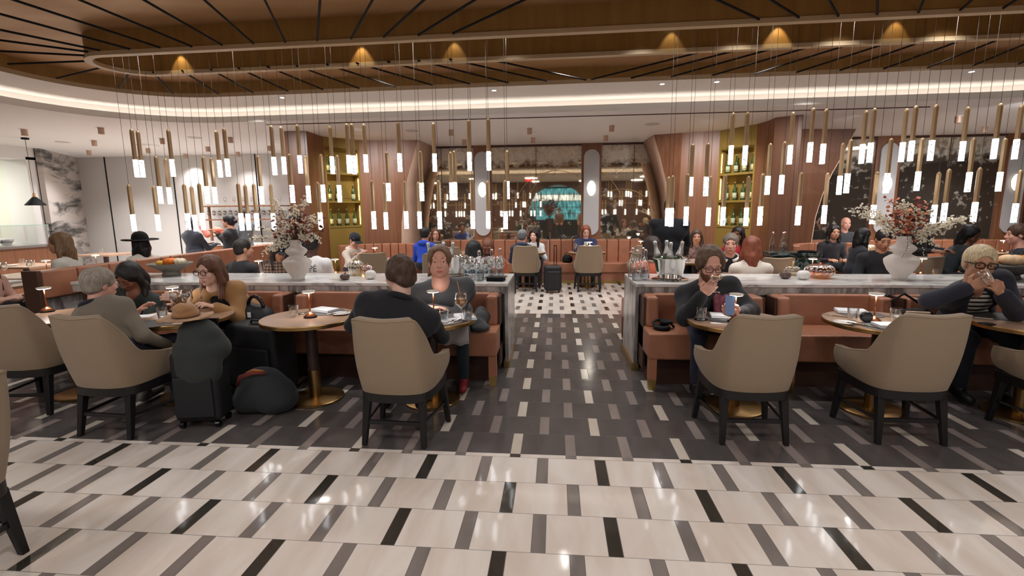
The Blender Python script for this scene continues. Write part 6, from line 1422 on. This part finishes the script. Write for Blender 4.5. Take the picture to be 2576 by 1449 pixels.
# soft backpack on the floor
q = G(645, 1050); t = thing('backpack', 'black rounded backpack with red and orange lining slumped on the floor', 'backpack', (q.x, q.y+.14, 0), 0)
blob_part('bag_body', [elp((0, .02, .15), (.24, .18, .15)), elp((-.04, .04, .24), (.17, .14, .12)), elp((.12, .0, .09), (.14, .15, .09)), elp((-.12, -.02, .1), (.12, .14, .10))], cloth_mat((38, 42, 46)), t, .013, .06, .005, 24, [cap((0, 0, -.2), (0, 0, -.2), .2)])
m_ = MB(); m_.tube([(-.17, -.10, .25), (-.12, -.12, .33), (-.02, -.09, .36), (.06, -.06, .345)], [.012, .018, .02, .010], 8); m_.build('lining', mat('red_lining', (120, 54, 46), .8), t, smooth=True)
m_ = MB(); m_.tube([(-.08, -.10, .362), (-.02, -.085, .378), (.05, -.06, .365)], [.006, .012, .006], 8); m_.build('zip_trim', mat('orange_trim', (176, 112, 48), .7), t, smooth=True)
# large black suitcase and duffel behind
q = G(690, 1000); t = thing('black_suitcase', 'large black fabric suitcase against the front banquette, left of the empty table', 'suitcase', (-2.68, 4.10, 0), -12)
rbox('case', .56, .30, .60, M_nylon, t, (0, 0, .05), .05); rbox('front_pocket', .46, .04, .36, M_nylon, t, (0, -.165, .10), .02)
MB().tube([(-.08, -.02, .645), (-.06, -.02, .675), (.06, -.02, .675), (.08, -.02, .645)], .012, 8).build('carry_handle', M_nylon, t)
MB().box(-.02, .16, -.10, -.075, .648, .656).build('zip', M_chrome, t)
for sx in (-1, 1): MB().cyl((sx*.17-.015, -.1, .026), (sx*.17+.015, -.1, .026), .026, n=12).build('wheel', M_black_gloss, t)
for sx in (-1, 1): MB().cyl((sx*.17-.015, .1, .026), (sx*.17+.015, .1, .026), .026, n=12).build('wheel', M_black_gloss, t)
t = thing('duffel_bag', 'black duffel bag with luggage tag standing on the banquette behind the suitcases', 'bag', (W(606, 800, 4.42).x, 4.42, .53), -8)
blob_part('bag_body', [cap((-.22, 0, .13), (.24, 0, .10), .14, .12), elp((0, 0, .10), (.30, .14, .12))], M_nylon, t, .013, .05, .003, 30, [elp((0, 0, -.2), (.6, .6, .2))])
m_ = MB(); m_.tube([(.20+.085*math.cos(a), -.02, .20+.115*math.sin(a)) for a in np.linspace(-.3, 3.4, 16)], .017, 8); m_.build('strap', M_black_gloss, t, smooth=True)
MB().box(.20, .235, -.135, -.13, .13, .18).build('luggage_tag', M_linen, t)
# bag and scarf things on the right banquettes
q = W(1672, 836, 4.52); t = thing('headphones', 'black over ear headphones lying on the right front banquette', 'headphones', (q.x, 4.52, .532), 20)
MB().lathe([(.055, .0), (.075, .005), (.078, .02), (.07, .035), (.05, .04), (.03, .03)], c=(-.03, 0, 0), n=24).build('ear_cushion', M_black, t, smooth=True)
MB().lathe([(.02, .04), (.055, .045), (.06, .06), (.05, .075), (.03, .07)], c=(.03, .03, 0), n=24).build('ear_cup', M_black, t, smooth=True)
MB().tube([(.09*math.cos(a), .02+.09*math.sin(a), .03+.035*math.sin(a)) for a in np.linspace(-.4, 3.5, 18)], .012, 8).build('headband', M_black, t, smooth=True)
q = W(2312, 778, 4.5); t = thing('handbag', 'dark handbag with looped strap and cream flap on the right banquette', 'handbag', (q.x, 4.55, .532), -15)
blob_part('bag_body', [elp((0, 0, .10), (.16, .07, .11)), elp((0, 0, .05), (.17, .08, .06))], M_black, t, .012, .03, .002); rbox('flap', .18, .03, .075, mat('cream_leather', (206, 180, 150), .5), t, (0, -.075, .12), .012)
m_ = MB(); m_.tube([(-.15, -.03, .13), (-.19, -.04, .27), (-.10, -.03, .34), (.03, -.03, .25), (.13, -.03, .15)], .011, 8); m_.build('strap', M_black, t, smooth=True)
t = thing('grey_jacket', 'dark grey jacket lying beside the woman in charcoal sweater', 'jacket', (-.74, 4.55, .53), 0)
blob_part('cloth', [cap((-.02, -.12, .05), (.04, .10, .07), .06, .07), elp((.04, -.16, .03), (.09, .12, .04)), cap((.0, .0, .08), (-.0, .15, .12), .05, .05)], cloth_mat((52, 52, 54)), t, .012, .05, .006, 40, [elp((0, 0, -.2), (.6, .6, .2))])
t = thing('lap_napkin', 'grey cloth napkin hanging from the lap of the woman in charcoal', 'napkin', (-.90, 4.20, .58), 4)
m_ = MB(); vs, fs = [], []
for i in range(9):
    for j in range(7): u, v = i/8-.5, j/6; vs.append((u*.27, -.10*min(1, v*2)+.012*math.sin(9*u+v*3), .045+.03*(1-v)-.24*max(0, v-.35)+.01*math.cos(14*u)))
for i in range(8):
    for j in range(6): fs.append((i*7+j, (i+1)*7+j, (i+1)*7+j+1, i*7+j+1))
o = m_.add(vs, fs).build('cloth', cloth_mat((168, 160, 156)), t, smooth=True); md = o.modifiers.new('s', 'SOLIDIFY'); md.thickness = .005
# carry on suitcase in the aisle
q = G(1390, 738); t = thing('carry_on_suitcase', 'black carry on suitcase with raised handles standing in the middle aisle', 'suitcase', (q.x, q.y+.14, 0), 8)
rbox('case', .34, .25, .50, M_nylon, t, (0, 0, .04), .05); rbox('front_pocket', .26, .04, .36, M_nylon, t, (0, -.14, .08), .02)
for sx in (-1, 1): MB().cyl((sx*.12-.015, -.06, .022), (sx*.12+.015, -.06, .022), .022, n=12).build('wheel', M_black_gloss, t)
m_ = MB()
for sx in (.04, .09): m_.tube([(sx, .10, .52), (sx, .10, .93)], .008, 8)
m_.tube([(.035, .10, .93), (.095, .10, .93)], .012, 8); m_.build('pull_handle', M_black_gloss, t)
MB().tube([(-.08, .11, .52), (-.08, .11, 1.08)], .012, 10).build('second_handle', M_foil, t); MB().tube([(-.08, .11, 1.06), (-.08, .11, 1.12)], .02, 10).build('grip', M_black_gloss, t)
q = W(1427, 648, 11.05); t = thing('small_handbag', 'small black handbag on the wall banquette by the red haired woman', 'handbag', (q.x, 11.08, .46)); blob_part('bag_body', [elp((0, 0, .09), (.11, .07, .09)), elp((0, 0, .04), (.115, .075, .05))], M_black, t, .014, .03, .002)
MB().tube([(-.07, 0, .15), (-.04, 0, .21), (.04, 0, .21), (.07, 0, .15)], .008, 6).build('strap', M_black, t)
# things held in hands
def tilted(o, p, ax): o.location = p; o.rotation_euler = Vector(ax).normalized().to_track_quat('Z', 'Y').to_euler()
q = W(1800, 735, 3.93); t = thing('coupe_glass', 'coupe cocktail glass held at the lips of the bearded man', 'glass', q)
MB().lathe([(.034, .0), (.033, .003), (.004, .008), (.0035, .075), (.01, .082), (.042, .105), (.050, .13), (.0485, .13), (.04, .108), (0, .088)], n=24).build('glass', M_glass, t, smooth=True)
MB().lathe([(0, .092), (.038, .108), (.046, .126), (0, .126)], n=20).build('cocktail', mat('frothy_cocktail', (206, 164, 120), .6), t, smooth=40)
q = W(1836, 768, 3.84); t = thing('mobile_phone', 'blue grey phone in the left hand of the bearded man', 'phone', q); t.rotation_euler = (RAD(72), RAD(6), RAD(4))
MB().box(-.038, .038, -.078, .078, -.004, .004).build('phone_body', M_phone, t, bevel=.004); MB().box(-.035, .035, -.074, .074, -.0048, -.004).build('screen', M_black_gloss, t)
q = W(1808, 752, 4.26); t = thing('scarf', 'plum and grey scarf hanging at the chest of the bearded man', 'scarf', q)
blob_part('cloth', [cap((-.075, .05, .17), (-.03, -.03, .03), .026, .034), cap((-.03, -.03, .03), (-.015, -.02, -.10), .034, .03), cap((.085, .06, .17), (.045, -.02, .03), .026, .032), cap((.045, -.02, .03), (.035, -.02, -.09), .03, .028)], mat('scarf_wool', (112, 58, 70), .9, var=.6, scale=16), t, .009, .02, .003, 60)
q = W(2492, 712, 3.87); t = thing('tumbler_drink', 'clear tumbler lifted to the mouth by the person in navy blazer', 'glass', q); tilted(t, q, (-.25, .55, .8))
MB().lathe([(0, .001), (.030, .001), (.033, .01), (.041, .10), (.0385, .10), (.031, .02), (0, .018)], n=24).build('glass', M_glass, t, smooth=40)
q = W(470, 752, 4.08); t = wine_glass(q, 'wine glass held tilted by the woman in camel coat'); tilted(t, q+Vector((-.01, 0, -.14)), (.12, -.05, 1)); t.scale = (1.2, 1.2, 1.1)
q = prd.location; t = thing('mobile_phone_pale', 'pale phone in the hands of the red haired woman', 'phone', W(1474, 614, 10.36)); t.rotation_euler = (RAD(-40), 0, 0); MB().box(-.04, .04, -.08, .08, -.005, .005).build('phone_body', mat('pale_phone', (190, 210, 205), .4), t, bevel=.004)
t = thing('salmon_cloth', 'salmon coloured cloth in the hands of the bun haired server', 'cloth', W(548, 578, 9.15)); blob_part('cloth', [elp((0, 0, 0), (.10, .08, .05)), cap((-.05, 0, .03), (.08, 0, -.06), .04, .03)], cloth_mat((236, 128, 108)), t, .014, .03, .006, 50)
t = thing('salmon_napkin', 'salmon coloured cloth beside the bending server in apron', 'cloth', W(514, 580, 8.9)); blob_part('cloth', [cap((-.04, 0, .07), (.05, 0, -.08), .05, .06)], cloth_mat((232, 134, 120)), t, .014, .03, .006, 50)
